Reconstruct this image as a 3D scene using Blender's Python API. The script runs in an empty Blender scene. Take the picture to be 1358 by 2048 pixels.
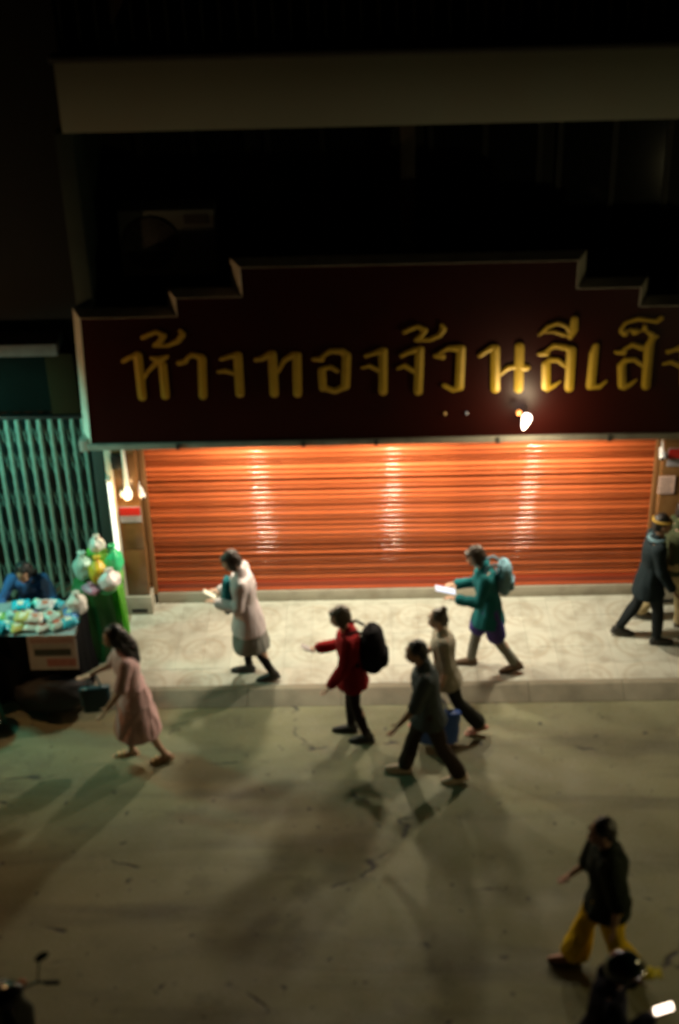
import bpy, bmesh, math, random
import numpy as np
from mathutils import Vector, Matrix, noise, Euler
rad = math.radians
rng = random.Random(7)
SC = bpy.context.scene
COL = SC.collection

# ------------------------------------------------------------------ camera
cam_d = bpy.data.cameras.new('camera')
cam = bpy.data.objects.new('camera', cam_d); COL.objects.link(cam)
cam_d.sensor_fit = 'VERTICAL'; cam_d.sensor_height = 36.0; cam_d.sensor_width = 36.0
cam_d.lens = 2844 / 2048 * 36.0
cam_d.clip_start = 0.1; cam_d.clip_end = 500
_th, _ps, _ro = rad(30.8), rad(-1.1), rad(-1.68)
_f = Vector((math.sin(_ps) * math.cos(_th), math.cos(_ps) * math.cos(_th), -math.sin(_th)))
_r0 = Vector((math.cos(_ps), -math.sin(_ps), 0)); _u0 = _r0.cross(_f)
_r = _r0 * math.cos(_ro) + _u0 * math.sin(_ro); _u = _r.cross(_f)
cam.matrix_world = Matrix(((_r.x, _u.x, -_f.x, 0), (_r.y, _u.y, -_f.y, -13.5), (_r.z, _u.z, -_f.z, 9.4), (0, 0, 0, 1)))
cam_d.dof.use_dof = True
cam_d.dof.focus_distance = 40
cam_d.dof.aperture_fstop = 0.75
SC.camera = cam

# ------------------------------------------------------------------ night sky
world = bpy.data.worlds.new('World'); SC.world = world; world.use_nodes = True
_nt = world.node_tree; _nt.nodes.clear()
_sky = _nt.nodes.new('ShaderNodeTexSky'); _sky.sky_type = 'NISHITA'; _sky.sun_disc = False
_sky.sun_elevation = rad(1.0); _sky.sun_rotation = rad(200)
_bg = _nt.nodes.new('ShaderNodeBackground'); _bg.inputs['Strength'].default_value = 0.0008
_wo = _nt.nodes.new('ShaderNodeOutputWorld')
_nt.links.new(_sky.outputs[0], _bg.inputs[0]); _nt.links.new(_bg.outputs[0], _wo.inputs[0])
SC.view_settings.view_transform = 'Standard'; SC.view_settings.look = 'None'
SC.view_settings.exposure = 0.0; SC.view_settings.gamma = 1.0; SC.view_settings.use_curve_mapping = False
SC.cycles.use_denoising = True
SC.cycles.max_bounces = 6; SC.cycles.sample_clamp_indirect = 3.0

# lamps: one table to tune them
LAMP = dict(
    downlight=dict(power=238, color=(1.0, .89, .68)),
    stall=dict(power=165, color=(.18, 1.0, .80)),
    street=dict(power=75, color=(1.0, .84, .40)),
    sign=dict(power=26, color=(1.0, .80, .48)),
    warm=dict(power=70, color=(1.0, .56, .24)),
)

# ------------------------------------------------------------------ helpers
def tag(o, label=None, cat=None, group=None, kind=None):
    if label: o['label'] = label
    if cat: o['category'] = cat
    if group: o['group'] = group
    if kind: o['kind'] = kind
    return o

def empty(name, loc=(0, 0, 0), rz=0, parent=None):
    o = bpy.data.objects.new(name, None); COL.objects.link(o)
    o.location = loc; o.rotation_euler = (0, 0, rz); o.empty_display_size = .1
    if parent: o.parent = parent
    return o

def link(name, me, m=None, parent=None, loc=None, rot=None):
    o = bpy.data.objects.new(name, me); COL.objects.link(o)
    if m is not None and not me.materials: me.materials.append(m)
    if parent: o.parent = parent
    if loc: o.location = loc
    if rot: o.rotation_euler = rot
    return o

def smooth(me, angle=None):
    me.polygons.foreach_set('use_smooth', [True] * len(me.polygons))
    if angle:
        me.set_sharp_from_angle(angle=rad(angle))

def fin(bm, name, sm=None):
    me = bpy.data.meshes.new(name)
    bmesh.ops.recalc_face_normals(bm, faces=bm.faces)
    bm.to_mesh(me); bm.free()
    if sm: smooth(me, sm)
    return me

def bx(bm, x0, x1, y0, y1, z0, z1, bev=0.0):
    vs = [bm.verts.new((x, y, z)) for x in (x0, x1) for y in (y0, y1) for z in (z0, z1)]
    q = [(0, 1, 3, 2), (4, 6, 7, 5), (0, 4, 5, 1), (2, 3, 7, 6), (0, 2, 6, 4), (1, 5, 7, 3)]
    fs = [bm.faces.new([vs[i] for i in k]) for k in q]
    if bev:
        es = {e for f in fs for e in f.edges}
        bmesh.ops.bevel(bm, geom=list(es), offset=bev, segments=2, affect='EDGES', profile=.5)

def box(name, x0, x1, y0, y1, z0, z1, m, parent=None, bev=0.006):
    bm = bmesh.new(); bx(bm, x0, x1, y0, y1, z0, z1, bev)
    return link(name, fin(bm, name, 40), m, parent)

def frame_of(d):
    d = d.normalized()
    a = Vector((1, 0, 0)) if abs(d.x) < .8 else Vector((0, 1, 0))
    u = a.cross(d).normalized(); return u, d.cross(u).normalized()

def tube(bm, pts, r, n=10, cap=True):
    pts = [Vector(p) for p in pts]
    rr = r if isinstance(r, (list, tuple)) else [r] * len(pts)
    rings = []; u = None
    for i, p in enumerate(pts):
        d = (pts[min(i + 1, len(pts) - 1)] - pts[max(i - 1, 0)])
        if d.length < 1e-9: d = Vector((0, 0, 1))
        d.normalize()
        if u is None: u, v = frame_of(d)
        else:
            u = (u - d * u.dot(d))
            if u.length < 1e-6: u, v = frame_of(d)
            u.normalize(); v = d.cross(u)
        rings.append([bm.verts.new(p + (u * math.cos(2 * math.pi * k / n) + v * math.sin(2 * math.pi * k / n)) * rr[i]) for k in range(n)])
    for a, b in zip(rings, rings[1:]):
        for k in range(n):
            bm.faces.new((a[k], a[(k + 1) % n], b[(k + 1) % n], b[k]))
    if cap:
        bm.faces.new(rings[0][::-1]); bm.faces.new(rings[-1])
    return rings

def lathe(bm, prof, n=20, M=None):
    """profile [(r, z)] turned round z"""
    rings = []
    for r, z in prof:
        rings.append([bm.verts.new((r * math.cos(2 * math.pi * k / n), r * math.sin(2 * math.pi * k / n), z)) for k in range(n)])
    for a, b in zip(rings, rings[1:]):
        for k in range(n):
            bm.faces.new((a[k], a[(k + 1) % n], b[(k + 1) % n], b[k]))
    bm.faces.new(rings[0][::-1]); bm.faces.new(rings[-1])
    if M is not None:
        bmesh.ops.transform(bm, matrix=M, verts=[v for r in rings for v in r])

def ball(bm, c, r, seg=14, M=None):
    r = r if isinstance(r, (list, tuple)) else (r, r, r)
    mat = Matrix.Translation(c) @ (M.to_4x4() if M is not None else Matrix.Identity(4)) @ Matrix.Diagonal((*r, 1))
    nr = max(4, seg * 2 // 3 - 1)
    top = bm.verts.new(mat @ Vector((0, 0, 1))); bot = bm.verts.new(mat @ Vector((0, 0, -1)))
    rings = []
    for i in range(1, nr + 1):
        t = math.pi * i / (nr + 1); st, ct = math.sin(t), math.cos(t)
        rings.append([bm.verts.new(mat @ Vector((st * math.cos(2 * math.pi * k / seg), st * math.sin(2 * math.pi * k / seg), ct))) for k in range(seg)])
    for k in range(seg):
        k2 = (k + 1) % seg
        bm.faces.new((top, rings[0][k], rings[0][k2])); bm.faces.new((bot, rings[-1][k2], rings[-1][k]))
        for a, b in zip(rings, rings[1:]): bm.faces.new((a[k], b[k], b[k2], a[k2]))

def loft(bm, secs, n=18):
    """secs: [(centre, rx, ry, M3)] closed blob through ellipses"""
    rings = []
    for c, rx, ry, M in secs:
        c = Vector(c)
        rings.append([bm.verts.new(c + M @ Vector((rx * math.cos(2 * math.pi * k / n), ry * math.sin(2 * math.pi * k / n), 0))) for k in range(n)])
    for a, b in zip(rings, rings[1:]):
        for k in range(n):
            bm.faces.new((a[k], a[(k + 1) % n], b[(k + 1) % n], b[k]))
    bm.faces.new(rings[0][::-1]); bm.faces.new(rings[-1])

def chain(bm, pts, rs, n=12):
    """tapered limb: tube with a ball at each joint (fused later by the remesh)"""
    for i in range(len(pts) - 1):
        a, b = Vector(pts[i]), Vector(pts[i + 1])
        if (b - a).length < 1e-5: continue
        tube(bm, [a, b], [rs[i], rs[i + 1]], n)
    for p, r in zip(pts, rs):
        ball(bm, p, r, n)

WORK = bpy.data.scenes.new('work')          # an empty scene to run the remesh in

def fuse(bm, name, voxel=.01, it=2, crease=0.0, freq=9.0, seed=0, squash=None):
    """overlapping closed shapes -> one continuous skin"""
    me = bpy.data.meshes.new(name + '_src')
    bmesh.ops.recalc_face_normals(bm, faces=bm.faces)
    bm.to_mesh(me); bm.free()
    o = bpy.data.objects.new('tmp', me); WORK.collection.objects.link(o)
    r = o.modifiers.new('r', 'REMESH'); r.mode = 'VOXEL'; r.voxel_size = voxel; r.adaptivity = 0
    if it:
        s = o.modifiers.new('s', 'SMOOTH'); s.iterations = it; s.factor = .5
    vl = WORK.view_layers[0]
    with bpy.context.temp_override(scene=WORK, view_layer=vl):
        dg = bpy.context.evaluated_depsgraph_get()
    out = bpy.data.meshes.new_from_object(o.evaluated_get(dg))
    out.name = name
    bpy.data.objects.remove(o); bpy.data.meshes.remove(me)
    if crease:
        off = Vector((seed * 3.1, seed * 1.7, seed * .9))
        nrm = [v.normal.copy() for v in out.vertices]      # read once: moving a vertex dirties them all
        for v, vn in zip(out.vertices, nrm):
            p = v.co
            q = Vector((p.x * freq, p.y * freq, p.z * freq * .45)) + off
            v.co = p + vn * crease * (abs(noise.noise(q)) * 2 - .5 + .5 * noise.noise(q * 2.3))
    smooth(out)
    return out

# ------------------------------------------------------------------ materials
def mat(name, col, rough=.6, metal=0.0, var=.12, scale=6.0, bump=0.0, bscale=60.0, emit=None, estr=0.0, spec=.5, coat=0.0, trans=0.0, dark=None, dscale=2.0, damt=.5):
    m = bpy.data.materials.new(name); m.use_nodes = True
    nt = m.node_tree; b = nt.nodes['Principled BSDF']
    N, L = nt.nodes.new, nt.links.new
    tc = N('ShaderNodeTexCoord')
    nz = N('ShaderNodeTexNoise'); nz.inputs['Scale'].default_value = scale; nz.inputs['Detail'].default_value = 6
    L(tc.outputs['Object'], nz.inputs['Vector'])
    mx = N('ShaderNodeMix'); mx.data_type = 'RGBA'
    mx.inputs[6].default_value = (*[c * (1 - var) for c in col], 1); mx.inputs[7].default_value = (*[min(1, c * (1 + var)) for c in col], 1)
    L(nz.outputs['Fac'], mx.inputs[0]); last = mx.outputs[2]
    if dark:
        n2 = N('ShaderNodeTexNoise'); n2.inputs['Scale'].default_value = dscale; n2.inputs['Detail'].default_value = 8
        L(tc.outputs['Object'], n2.inputs['Vector'])
        rp = N('ShaderNodeMapRange'); rp.inputs['From Min'].default_value = .48; rp.inputs['From Max'].default_value = .68; rp.inputs['To Max'].default_value = damt
        L(n2.outputs['Fac'], rp.inputs['Value'])
        m2 = N('ShaderNodeMix'); m2.data_type = 'RGBA'; m2.inputs[7].default_value = (*dark, 1)
        L(rp.outputs['Result'], m2.inputs[0]); L(last, m2.inputs[6]); last = m2.outputs[2]
    L(last, b.inputs['Base Color'])
    b.inputs['Roughness'].default_value = rough; b.inputs['Metallic'].default_value = metal
    b.inputs['Specular IOR Level'].default_value = spec; b.inputs['Coat Weight'].default_value = coat
    if trans: b.inputs['Transmission Weight'].default_value = trans
    if bump:
        nb = N('ShaderNodeTexNoise'); nb.inputs['Scale'].default_value = bscale; nb.inputs['Detail'].default_value = 5
        L(tc.outputs['Object'], nb.inputs['Vector'])
        bp = N('ShaderNodeBump'); bp.inputs['Strength'].default_value = bump; bp.inputs['Distance'].default_value = .01
        L(nb.outputs['Fac'], bp.inputs['Height']); L(bp.outputs['Normal'], b.inputs['Normal'])
    if emit:
        b.inputs['Emission Color'].default_value = (*emit, 1); b.inputs['Emission Strength'].default_value = estr
    return m

M_ = {}
def M(name, *a, **k):
    if name not in M_: M_[name] = mat(name, *a, **k)
    return M_[name]
cloth = lambda n, c, **k: M(n, c, rough=.9, var=.18, scale=14, bump=.25, bscale=220, spec=.15, **k)
# ================================================================== GROUND
def road_material():
    m = bpy.data.materials.new('worn_concrete_road'); m.use_nodes = True
    nt = m.node_tree; b = nt.nodes['Principled BSDF']; N, L = nt.nodes.new, nt.links.new
    tc = N('ShaderNodeTexCoord')
    def nz(s, d=8, v=None, dist=0):
        n = N('ShaderNodeTexNoise'); n.inputs['Scale'].default_value = s; n.inputs['Detail'].default_value = d; n.inputs['Distortion'].default_value = dist
        L(v or tc.outputs['Object'], n.inputs['Vector']); return n.outputs['Fac']
    def rng_(x, a, b_, c=0, d=1):
        r = N('ShaderNodeMapRange'); r.inputs[1].default_value = a; r.inputs[2].default_value = b_; r.inputs[3].default_value = c; r.inputs[4].default_value = d
        L(x, r.inputs[0]); return r.outputs[0]
    def mix(f, a, c):
        x = N('ShaderNodeMix'); x.data_type = 'RGBA'; L(f, x.inputs[0])
        if isinstance(a, tuple): x.inputs[6].default_value = (*a, 1)
        else: L(a, x.inputs[6])
        x.inputs[7].default_value = (*c, 1); return x.outputs[2]
    col = mix(nz(1.3), (.155, .150, .086), (.25, .242, .138))
    mp = N('ShaderNodeMapping'); mp.inputs['Scale'].default_value = (.28, 1.7, 1); L(tc.outputs['Object'], mp.inputs['Vector'])
    col = mix(rng_(nz(1.1, 9, mp.outputs[0], .6), .5, .70, 0, .65), col, (.085, .078, .052))      # tyre-polished streaks along the street
    col = mix(rng_(nz(3.6, 10, None, .3), .58, .70, 0, .35), col, (.09, .08, .055))               # oil and spill stains
    col = mix(rng_(nz(7.5, 4), .66, .72, 0, .8), col, (.04, .035, .03))                          # gum spots
    col = mix(rng_(nz(45, 3), .55, .75, 0, .35), col, (.30, .29, .26))                          # aggregate
    vo = N('ShaderNodeTexVoronoi'); vo.feature = 'DISTANCE_TO_EDGE'; vo.inputs['Scale'].default_value = .42
    mp2 = N('ShaderNodeMapping'); mp2.inputs['Scale'].default_value = (.7, 1.5, 1); L(tc.outputs['Object'], mp2.inputs['Vector'])
    nd = N('ShaderNodeTexNoise'); nd.inputs['Scale'].default_value = 3; nd.inputs['Detail'].default_value = 6
    L(mp2.outputs[0], nd.inputs['Vector'])
    av = N('ShaderNodeVectorMath'); av.operation = 'MULTIPLY_ADD'; av.inputs[1].default_value = (.35, .35, .35)
    L(nd.outputs['Color'], av.inputs[0]); L(mp2.outputs[0], av.inputs[2]); L(av.outputs[0], vo.inputs['Vector'])
    crack = rng_(vo.outputs['Distance'], .003, .011, 1, 0)
    brk = rng_(nz(1.7, 3), .55, .62)
    cm = N('ShaderNodeMath'); cm.operation = 'MULTIPLY'; L(crack, cm.inputs[0]); L(brk, cm.inputs[1])
    col = mix(cm.outputs[0], col, (.05, .045, .04))
    L(col, b.inputs['Base Color'])
    L(rng_(nz(2.2), .3, .7, .52, .85), b.inputs['Roughness'])
    b.inputs['Specular IOR Level'].default_value = .35
    sub = N('ShaderNodeMath'); sub.operation = 'MULTIPLY_ADD'; sub.inputs[1].default_value = -1.2
    L(cm.outputs[0], sub.inputs[0]); L(nz(70, 5), sub.inputs[2])
    bp = N('ShaderNodeBump'); bp.inputs['Strength'].default_value = .45; bp.inputs['Distance'].default_value = .012
    L(sub.outputs[0], bp.inputs['Height']); L(bp.outputs['Normal'], b.inputs['Normal'])
    return m

bm = bmesh.new()
nx, ny = 80, 60
gx = np.linspace(-30, 30, nx + 1); gy = np.linspace(-40, -1.54, ny + 1)
vg = [[bm.verts.new((x, y, -.12 + .012 * noise.noise(Vector((x * .4, y * .6, 0))) - (.0 if y > -1.6 else 0))) for y in gy] for x in gx]
for i in range(nx):
    for j in range(ny):
        bm.faces.new((vg[i][j], vg[i + 1][j], vg[i + 1][j + 1], vg[i][j + 1]))
road = link('road', fin(bm, 'road', 60), road_material())
tag(road, 'worn grey brown concrete street with stains and cracks', kind='structure')

# pavement: a concrete bed carrying patterned tiles, kerb stones along its edge
pav = empty('pavement'); tag(pav, 'pale tiled pavement in front of the closed shop', kind='structure')
box('concrete_bed', -30, 30, -1.33, 1.5, -.30, -.022, M('bed_concrete', (.36, .34, .29), .9, bump=.4), pav, 0)
def tile_material():
    m = mat('patterned_tile', (.475, .48, .41), .45, var=.10, scale=3.5, bump=.12, bscale=40, dark=(.31, .29, .23), dscale=4.5, damt=.8)
    nt = m.node_tree; N, L = nt.nodes.new, nt.links.new; b = nt.nodes['Principled BSDF']
    tc = N('ShaderNodeTexCoord'); tc.object = pav
    for n in nt.nodes:
        if n.type == 'TEX_NOISE': L(tc.outputs['Object'], n.inputs['Vector'])
    def mth(op, a, b_=None, c=None):
        x = N('ShaderNodeMath'); x.operation = op
        for i, v in enumerate((a, b_, c)):
            if v is None: continue
            if isinstance(v, (int, float)): x.inputs[i].default_value = v
            else: L(v, x.inputs[i])
        return x.outputs[0]
    sp = N('ShaderNodeSeparateXYZ'); L(tc.outputs['Object'], sp.inputs[0])
    u = mth('SUBTRACT', mth('MODULO', mth('ADD', sp.outputs[0], 30.3), .6), .3)
    v = mth('SUBTRACT', mth('MODULO', mth('ADD', sp.outputs[1], 30.3 + .1), .6), .3)
    r = mth('SQRT', mth('ADD', mth('MULTIPLY', u, u), mth('MULTIPLY', v, v)))
    ang = mth('ARCTAN2', v, u)
    pet = mth('MULTIPLY', mth('SINE', mth('MULTIPLY', ang, 8)), .018)
    rr = mth('ADD', r, pet)
    ring = mth('MULTIPLY', mth('LESS_THAN', mth('ABSOLUTE', mth('SUBTRACT', r, .225)), .022), .75)
    ring2 = mth('MULTIPLY', mth('LESS_THAN', mth('ABSOLUTE', mth('SUBTRACT', rr, .13)), .022), .55)
    dot = mth('MULTIPLY', mth('LESS_THAN', rr, .045), .6)
    fac = mth('MAXIMUM', mth('MAXIMUM', ring, ring2), dot)
    wn = N('ShaderNodeTexNoise'); wn.inputs['Scale'].default_value = 2.0; wn.inputs['Detail'].default_value = 5; L(tc.outputs['Object'], wn.inputs['Vector'])
    wr = N('ShaderNodeMapRange'); wr.inputs[1].default_value = .38; wr.inputs[2].default_value = .62; wr.inputs[3].default_value = .2; wr.inputs[4].default_value = .8; L(wn.outputs['Fac'], wr.inputs[0])
    fac = mth('MULTIPLY', fac, wr.outputs[0])
    old = b.inputs['Base Color'].links[0].from_socket
    mx = N('ShaderNodeMix'); mx.data_type = 'RGBA'; mx.inputs[7].default_value = (.36, .32, .24, 1)
    L(fac, mx.inputs[0]); L(old, mx.inputs[6])
    oi = N('ShaderNodeObjectInfo'); hs = N('ShaderNodeHueSaturation')
    vr = N('ShaderNodeMapRange'); vr.inputs[3].default_value = .93; vr.inputs[4].default_value = 1.05; L(oi.outputs['Random'], vr.inputs[0])
    L(vr.outputs[0], hs.inputs['Value']); L(mx.outputs[2], hs.inputs['Color']); L(hs.outputs[0], b.inputs['Base Color'])
    return m
bm = bmesh.new(); bx(bm, -.1492, .1492, -.1492, .1492, -.02, 0, .0015); tile_me = fin(bm, 'tile'); tile_me.materials.append(tile_material())
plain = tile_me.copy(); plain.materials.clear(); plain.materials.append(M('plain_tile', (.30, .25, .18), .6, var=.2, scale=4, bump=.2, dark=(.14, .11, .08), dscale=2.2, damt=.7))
for i in range(-16, 16):
    for j in range(-4, 4):
        x, y = i * .3 + .15, j * .3 - .13 + .15
        if x < -2.55 and y > -.85 and x < -3.2: pass
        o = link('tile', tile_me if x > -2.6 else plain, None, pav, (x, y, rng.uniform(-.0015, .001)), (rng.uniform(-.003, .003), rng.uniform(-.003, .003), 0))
bm = bmesh.new()
prof = [(-1.333, 0.0), (-1.40, -.004), (-1.56, -.115), (-1.56, -.3), (-1.333, -.3)]
a = [bm.verts.new((-.497, y, z)) for y, z in prof]; c = [bm.verts.new((.497, y, z)) for y, z in prof]
for k in range(5): bm.faces.new((a[k], a[(k + 1) % 5], c[(k + 1) % 5], c[k]))
bm.faces.new(a[::-1]); bm.faces.new(c)
kerb_me = fin(bm, 'kerb_stone'); kerb_me.materials.append(M('kerb_concrete', (.25, .225, .165), .85, var=.2, scale=5, bump=.4, bscale=50, dark=(.16, .14, .10), dscale=3.5, damt=.7))
kerb = empty('kerb'); tag(kerb, 'low sloping concrete kerb between pavement and street', kind='structure')
for i in range(-7, 7):
    link('kerb_stone', kerb_me, None, kerb, (i * 1.0 + .23, 0, rng.uniform(-.003, .002)))

# ================================================================== SHOP BUILDING
shop = empty('shop_building', (0, .3, 0)); shop.location = (0, 0, 0)
tag(shop, 'dark shophouse with red roller shutter and pale parapet band above the sign', 'building')
wallm = M('dark_render', (.028, .028, .026), .9, var=.2, scale=3, bump=.3, bscale=25, dark=(.025, .025, .022), dscale=1.5)
cream = M('cream_render', (.265, .285, .235), .85, var=.12, scale=1.8, bump=.2, bscale=30, dark=(.24, .22, .17), dscale=.9, damt=.55)
box('ground_wall', -2.86, 7.0, .50, .9, 0, 3.2, wallm, shop)
box('upper_wall', -2.86, 7.0, 1.25, 1.5, 3.2, 9.5, wallm, shop)
box('canopy_slab', -2.80, 7.0, -.22, 1.25, 3.02, 3.18, wallm, shop)
box('soffit', -2.74, 3.76, -.24, .5, 2.52, 2.56, M('soffit_paint', (.55, .50, .42), .7), shop)
# pale parapet band with capping and the dark storey behind it
box('parapet_band', -2.74, 7.0, -.30, -.14, 5.70, 6.345, cream, shop, .012)
box('parapet_coping', -2.78, 7.0, -.33, -.10, 6.348, 6.40, M('coping_dark', (.05, .048, .04), .9), shop)
box('upper_slab', -2.74, 7.0, -.14, 1.25, 5.70, 5.85, wallm, shop)
box('column', .45, .60, .74, .92, 3.18, 5.70, M('column_paint', (.10, .085, .07), .85, dark=(.05, .04, .03)), shop)
box('side_fin', -2.83, -2.66, -.22, 1.24, 3.19, 5.68, M('fin_green', (.03, .05, .043), .8, dark=(.015, .022, .02)), shop)
winframe = M('window_frame_dark', (.018, .017, .016), .6)
glassm = M('window_glass_dark', (.012, .014, .016), .08, spec=.6)
def window(x0, x1, z0, z1, y):
    w = empty('window', parent=shop)
    bm = bmesh.new(); t = .06
    bx(bm, x0, x1, y - .05, y, z0, z0 + t); bx(bm, x0, x1, y - .05, y, z1 - t, z1)
    bx(bm, x0, x0 + t, y - .05, y, z0 + t, z1 - t); bx(bm, x1 - t, x1, y - .05, y, z0 + t, z1 - t)
    xm = (x0 + x1) / 2; bx(bm, xm - t / 2, xm + t / 2, y - .05, y, z0 + t, z1 - t)
    link('frame', fin(bm, 'frame'), winframe, w)
    for a_, b_ in ((x0 + t, xm - t / 2), (xm + t / 2, x1 - t)):
        box('pane', a_, b_, y - .03, y - .015, z0 + t, z1 - t, glassm, w, 0)
for x0 in (-2.3, -.95, .75, 2.1): window(x0, x0 + 1.2, 3.7, 5.4, 1.25)
for x0 in (-2.3, -.6, 1.1, 2.8): window(x0, x0 + 1.5, 6.7, 8.4, 1.25)
# second floor balcony rail
rl = empty('balcony_rail', parent=shop)
railm = M('rail_iron', (.02, .02, .02), .5, .6)
bm = bmesh.new(); tube(bm, [(-2.7, -.2, 7.1), (6.9, -.2, 7.1)], .022); me = fin(bm, 'top_rail', 40); link('top_rail', me, railm, rl)
bm = bmesh.new(); tube(bm, [(0, 0, 0), (0, 0, .7)], .009, 6); bal = fin(bm, 'baluster', 40); bal.materials.append(railm)
for i in range(47): link('baluster', bal, None, rl, (-2.65 + i * .16, -.2, 6.40))

# doorstep
stepm = M('step_stone', (.36, .33, .26), .7, var=.15, scale=5, bump=.2, dark=(.2, .17, .12), dscale=4)
box('doorstep', -2.42, 3.24, .255, .62, -.02, .145, stepm, shop, .01)
# tiled pilasters beside the shutter
woodm = M('brown_stone_panel', (.17, .085, .03), .22, var=.3, scale=5, coat=.4, dark=(.09, .04, .015), dscale=5, damt=.6)
for (x0, x1) in ((-2.72, -2.47), (3.27, 3.72)):
    p = empty('pilaster', parent=shop)
    zs = [.25, .87, 1.50, 2.12, 2.50]
    for z0, z1 in zip(zs, zs[1:]):
        box('panel', x0, x1, .06, .5, z0 + .004, z1 - .004, woodm, p, .004)
    box('base', x0 - .08, x1 + .02, .03, .5, -.02, .245, stepm, p, .01)
    bm = bmesh.new()
    for k in range(3): bx(bm, x0 + .03, x1 - .04, .021, .029, .035 + k * .018, .045 + k * .018)
    link('vent_slot', fin(bm, 'vent_slot'), M('slot_black', (.02, .018, .015), .8), p)
box('corner_strip', -2.80, -2.725, .055, .5, .246, 2.5, M('white_corner_paint', (.70, .66, .55), .6, dark=(.5, .45, .35)), shop, .006)

# roller shutter, slat by slat
shut = empty('roller_shutter', parent=shop)
def shutter_material():
    m = mat('red_shutter_paint', (.56, .125, .034), .5, coat=1.0, var=.10, scale=2.0, spec=.2, dark=(.42, .08, .022), dscale=1.3, damt=.45)
    nt = m.node_tree; N, L = nt.nodes.new, nt.links.new; b = nt.nodes['Principled BSDF']; b.inputs['Coat Roughness'].default_value = .15
    oi = N('ShaderNodeObjectInfo'); hs = N('ShaderNodeHueSaturation'); vr = N('ShaderNodeMapRange')
    vr.inputs[3].default_value = .93; vr.inputs[4].default_value = 1.05
    L(oi.outputs['Random'], vr.inputs[0]); L(vr.outputs[0], hs.inputs['Value'])
    src = b.inputs['Base Color'].links[0].from_socket; L(src, hs.inputs['Color']); L(hs.outputs[0], b.inputs['Base Color'])
    return m
shm = shutter_material()
P_ = .066
bm = bmesh.new(); prof = []
for k in range(15):
    t = k / 14; prof.append((-.0125 * max(0, math.sin(math.pi * t)) ** .6, t * (P_ - .009)))
prof += [(.004, P_ - .006), (.004, P_ - .001)]
xs = np.linspace(-2.41, 3.23, 2)
cols = [[bm.verts.new((x, y, z)) for y, z in prof] for x in xs]
for i in range(len(xs) - 1):
    for k in range(len(prof) - 1): bm.faces.new((cols[i][k], cols[i + 1][k], cols[i + 1][k + 1], cols[i][k + 1]))
bmesh.ops.solidify(bm, geom=bm.faces[:], thickness=.0025)
slat_me = fin(bm, 'slat', 35); slat_me.materials.append(shm)
for k in range(35):
    link('slat', slat_me, None, shut, (0, .30 + rng.uniform(-.0003, .0003), .275 + k * P_), (rng.uniform(-.003, .003), 0, 0))
box('bottom_bar', -2.41, 3.23, .275, .315, .190, .272, M('shutter_bar_red', (.30, .04, .012), .4), shut, .006)
box('rubber_seal', -2.41, 3.23, .27, .32, .148, .188, M('shutter_foot_red', (.55, .10, .03), .5), shut, .004)
for x0, x1 in ((-2.465, -2.405), (3.225, 3.268)):
    box('guide_rail', x0, x1, .225, .33, .147, 2.5, M('guide_brown', (.26, .13, .05), .35, .3), shut, .006)

# ================================================================== SIGN
sign = empty('shop_sign', (0, 0, 0))
tag(sign, 'large stepped dark maroon shop sign with raised gold Thai lettering', 'sign')
front = [(-2.80, 2.53), (3.77, 2.53), (3.77, 3.93), (2.74, 3.93), (2.74, 4.13), (2.12, 4.13), (2.12, 4.42), (-1.14, 4.42), (-1.14, 4.12), (-1.79, 4.12), (-1.79, 3.93), (-2.72 - .03, 3.93)]
FY, BY, FL = -.50, -.235, .12
bm = bmesh.new()
a = [bm.verts.new((x, FY, z)) for x, z in front]; c = [bm.verts.new((x, FY + .012, z)) for x, z in front]
bm.faces.new(a); bm.faces.new(c[::-1])
for k in range(len(front)): bm.faces.new((a[k], c[k], c[(k + 1) % len(front)], a[(k + 1) % len(front)]))
panelm = M('maroon_acrylic', (.028, .0035, .0025), .38, spec=.18, var=.25, scale=1.2, bump=.03, bscale=6, dark=(.014, .003, .003), dscale=1.7, damt=.4)
link('panel', fin(bm, 'panel'), panelm, sign)
# flared aluminium surround
def flare(i):
    x, z = front[i]
    dx = -FL if x < .4 else FL
    return (x + dx, BY, z)
bm = bmesh.new(); n = len(front); T = .004
for k in range(1, n):                       # all edges but the bottom one
    k2 = (k + 1) % n
    p0, p1 = front[k], front[k2]
    A0 = Vector((p0[0], FY - .012, p0[1])); A1 = Vector((p1[0], FY - .012, p1[1])); B0 = Vector(flare(k)); B1 = Vector(flare(k2))
    nrm = (A1 - A0).cross(B0 - A0).normalized() * T
    vs = [bm.verts.new(v) for v in (A0, A1, B1, B0, A0 + nrm, A1 + nrm, B1 + nrm, B0 + nrm)]
    for q in ((0, 1, 2, 3), (7, 6, 5, 4), (0, 4, 5, 1), (1, 5, 6, 2), (2, 6, 7, 3), (3, 7, 4, 0)): bm.faces.new([vs[i] for i in q])
alu = M('aluminium_surround', (.74, .70, .60), .5, var=.15, scale=4, dark=(.45, .40, .32), dscale=5, damt=.6)
link('surround', fin(bm, 'surround'), alu, sign)
box('bottom_trim', -2.84, 3.79, -.53, -.47, 2.462, 2.526, M('trim_grey', (.34, .33, .29), .5, var=.2, scale=5, dark=(.15, .14, .12), dscale=6), sign, .006)
for x in (-1.9, -.6, .15, 1.4, 2.55):
    box('trim_clip', x - .02, x + .02, -.545, -.532, 2.458, 2.53, M('clip_dark', (.06, .06, .055), .5), sign, .003)
box('corner_cap', -2.93, -2.84, -.50, -.40, 2.43, 2.56, M('cap_white', (.45, .45, .42), .5), sign, .012)
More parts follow.
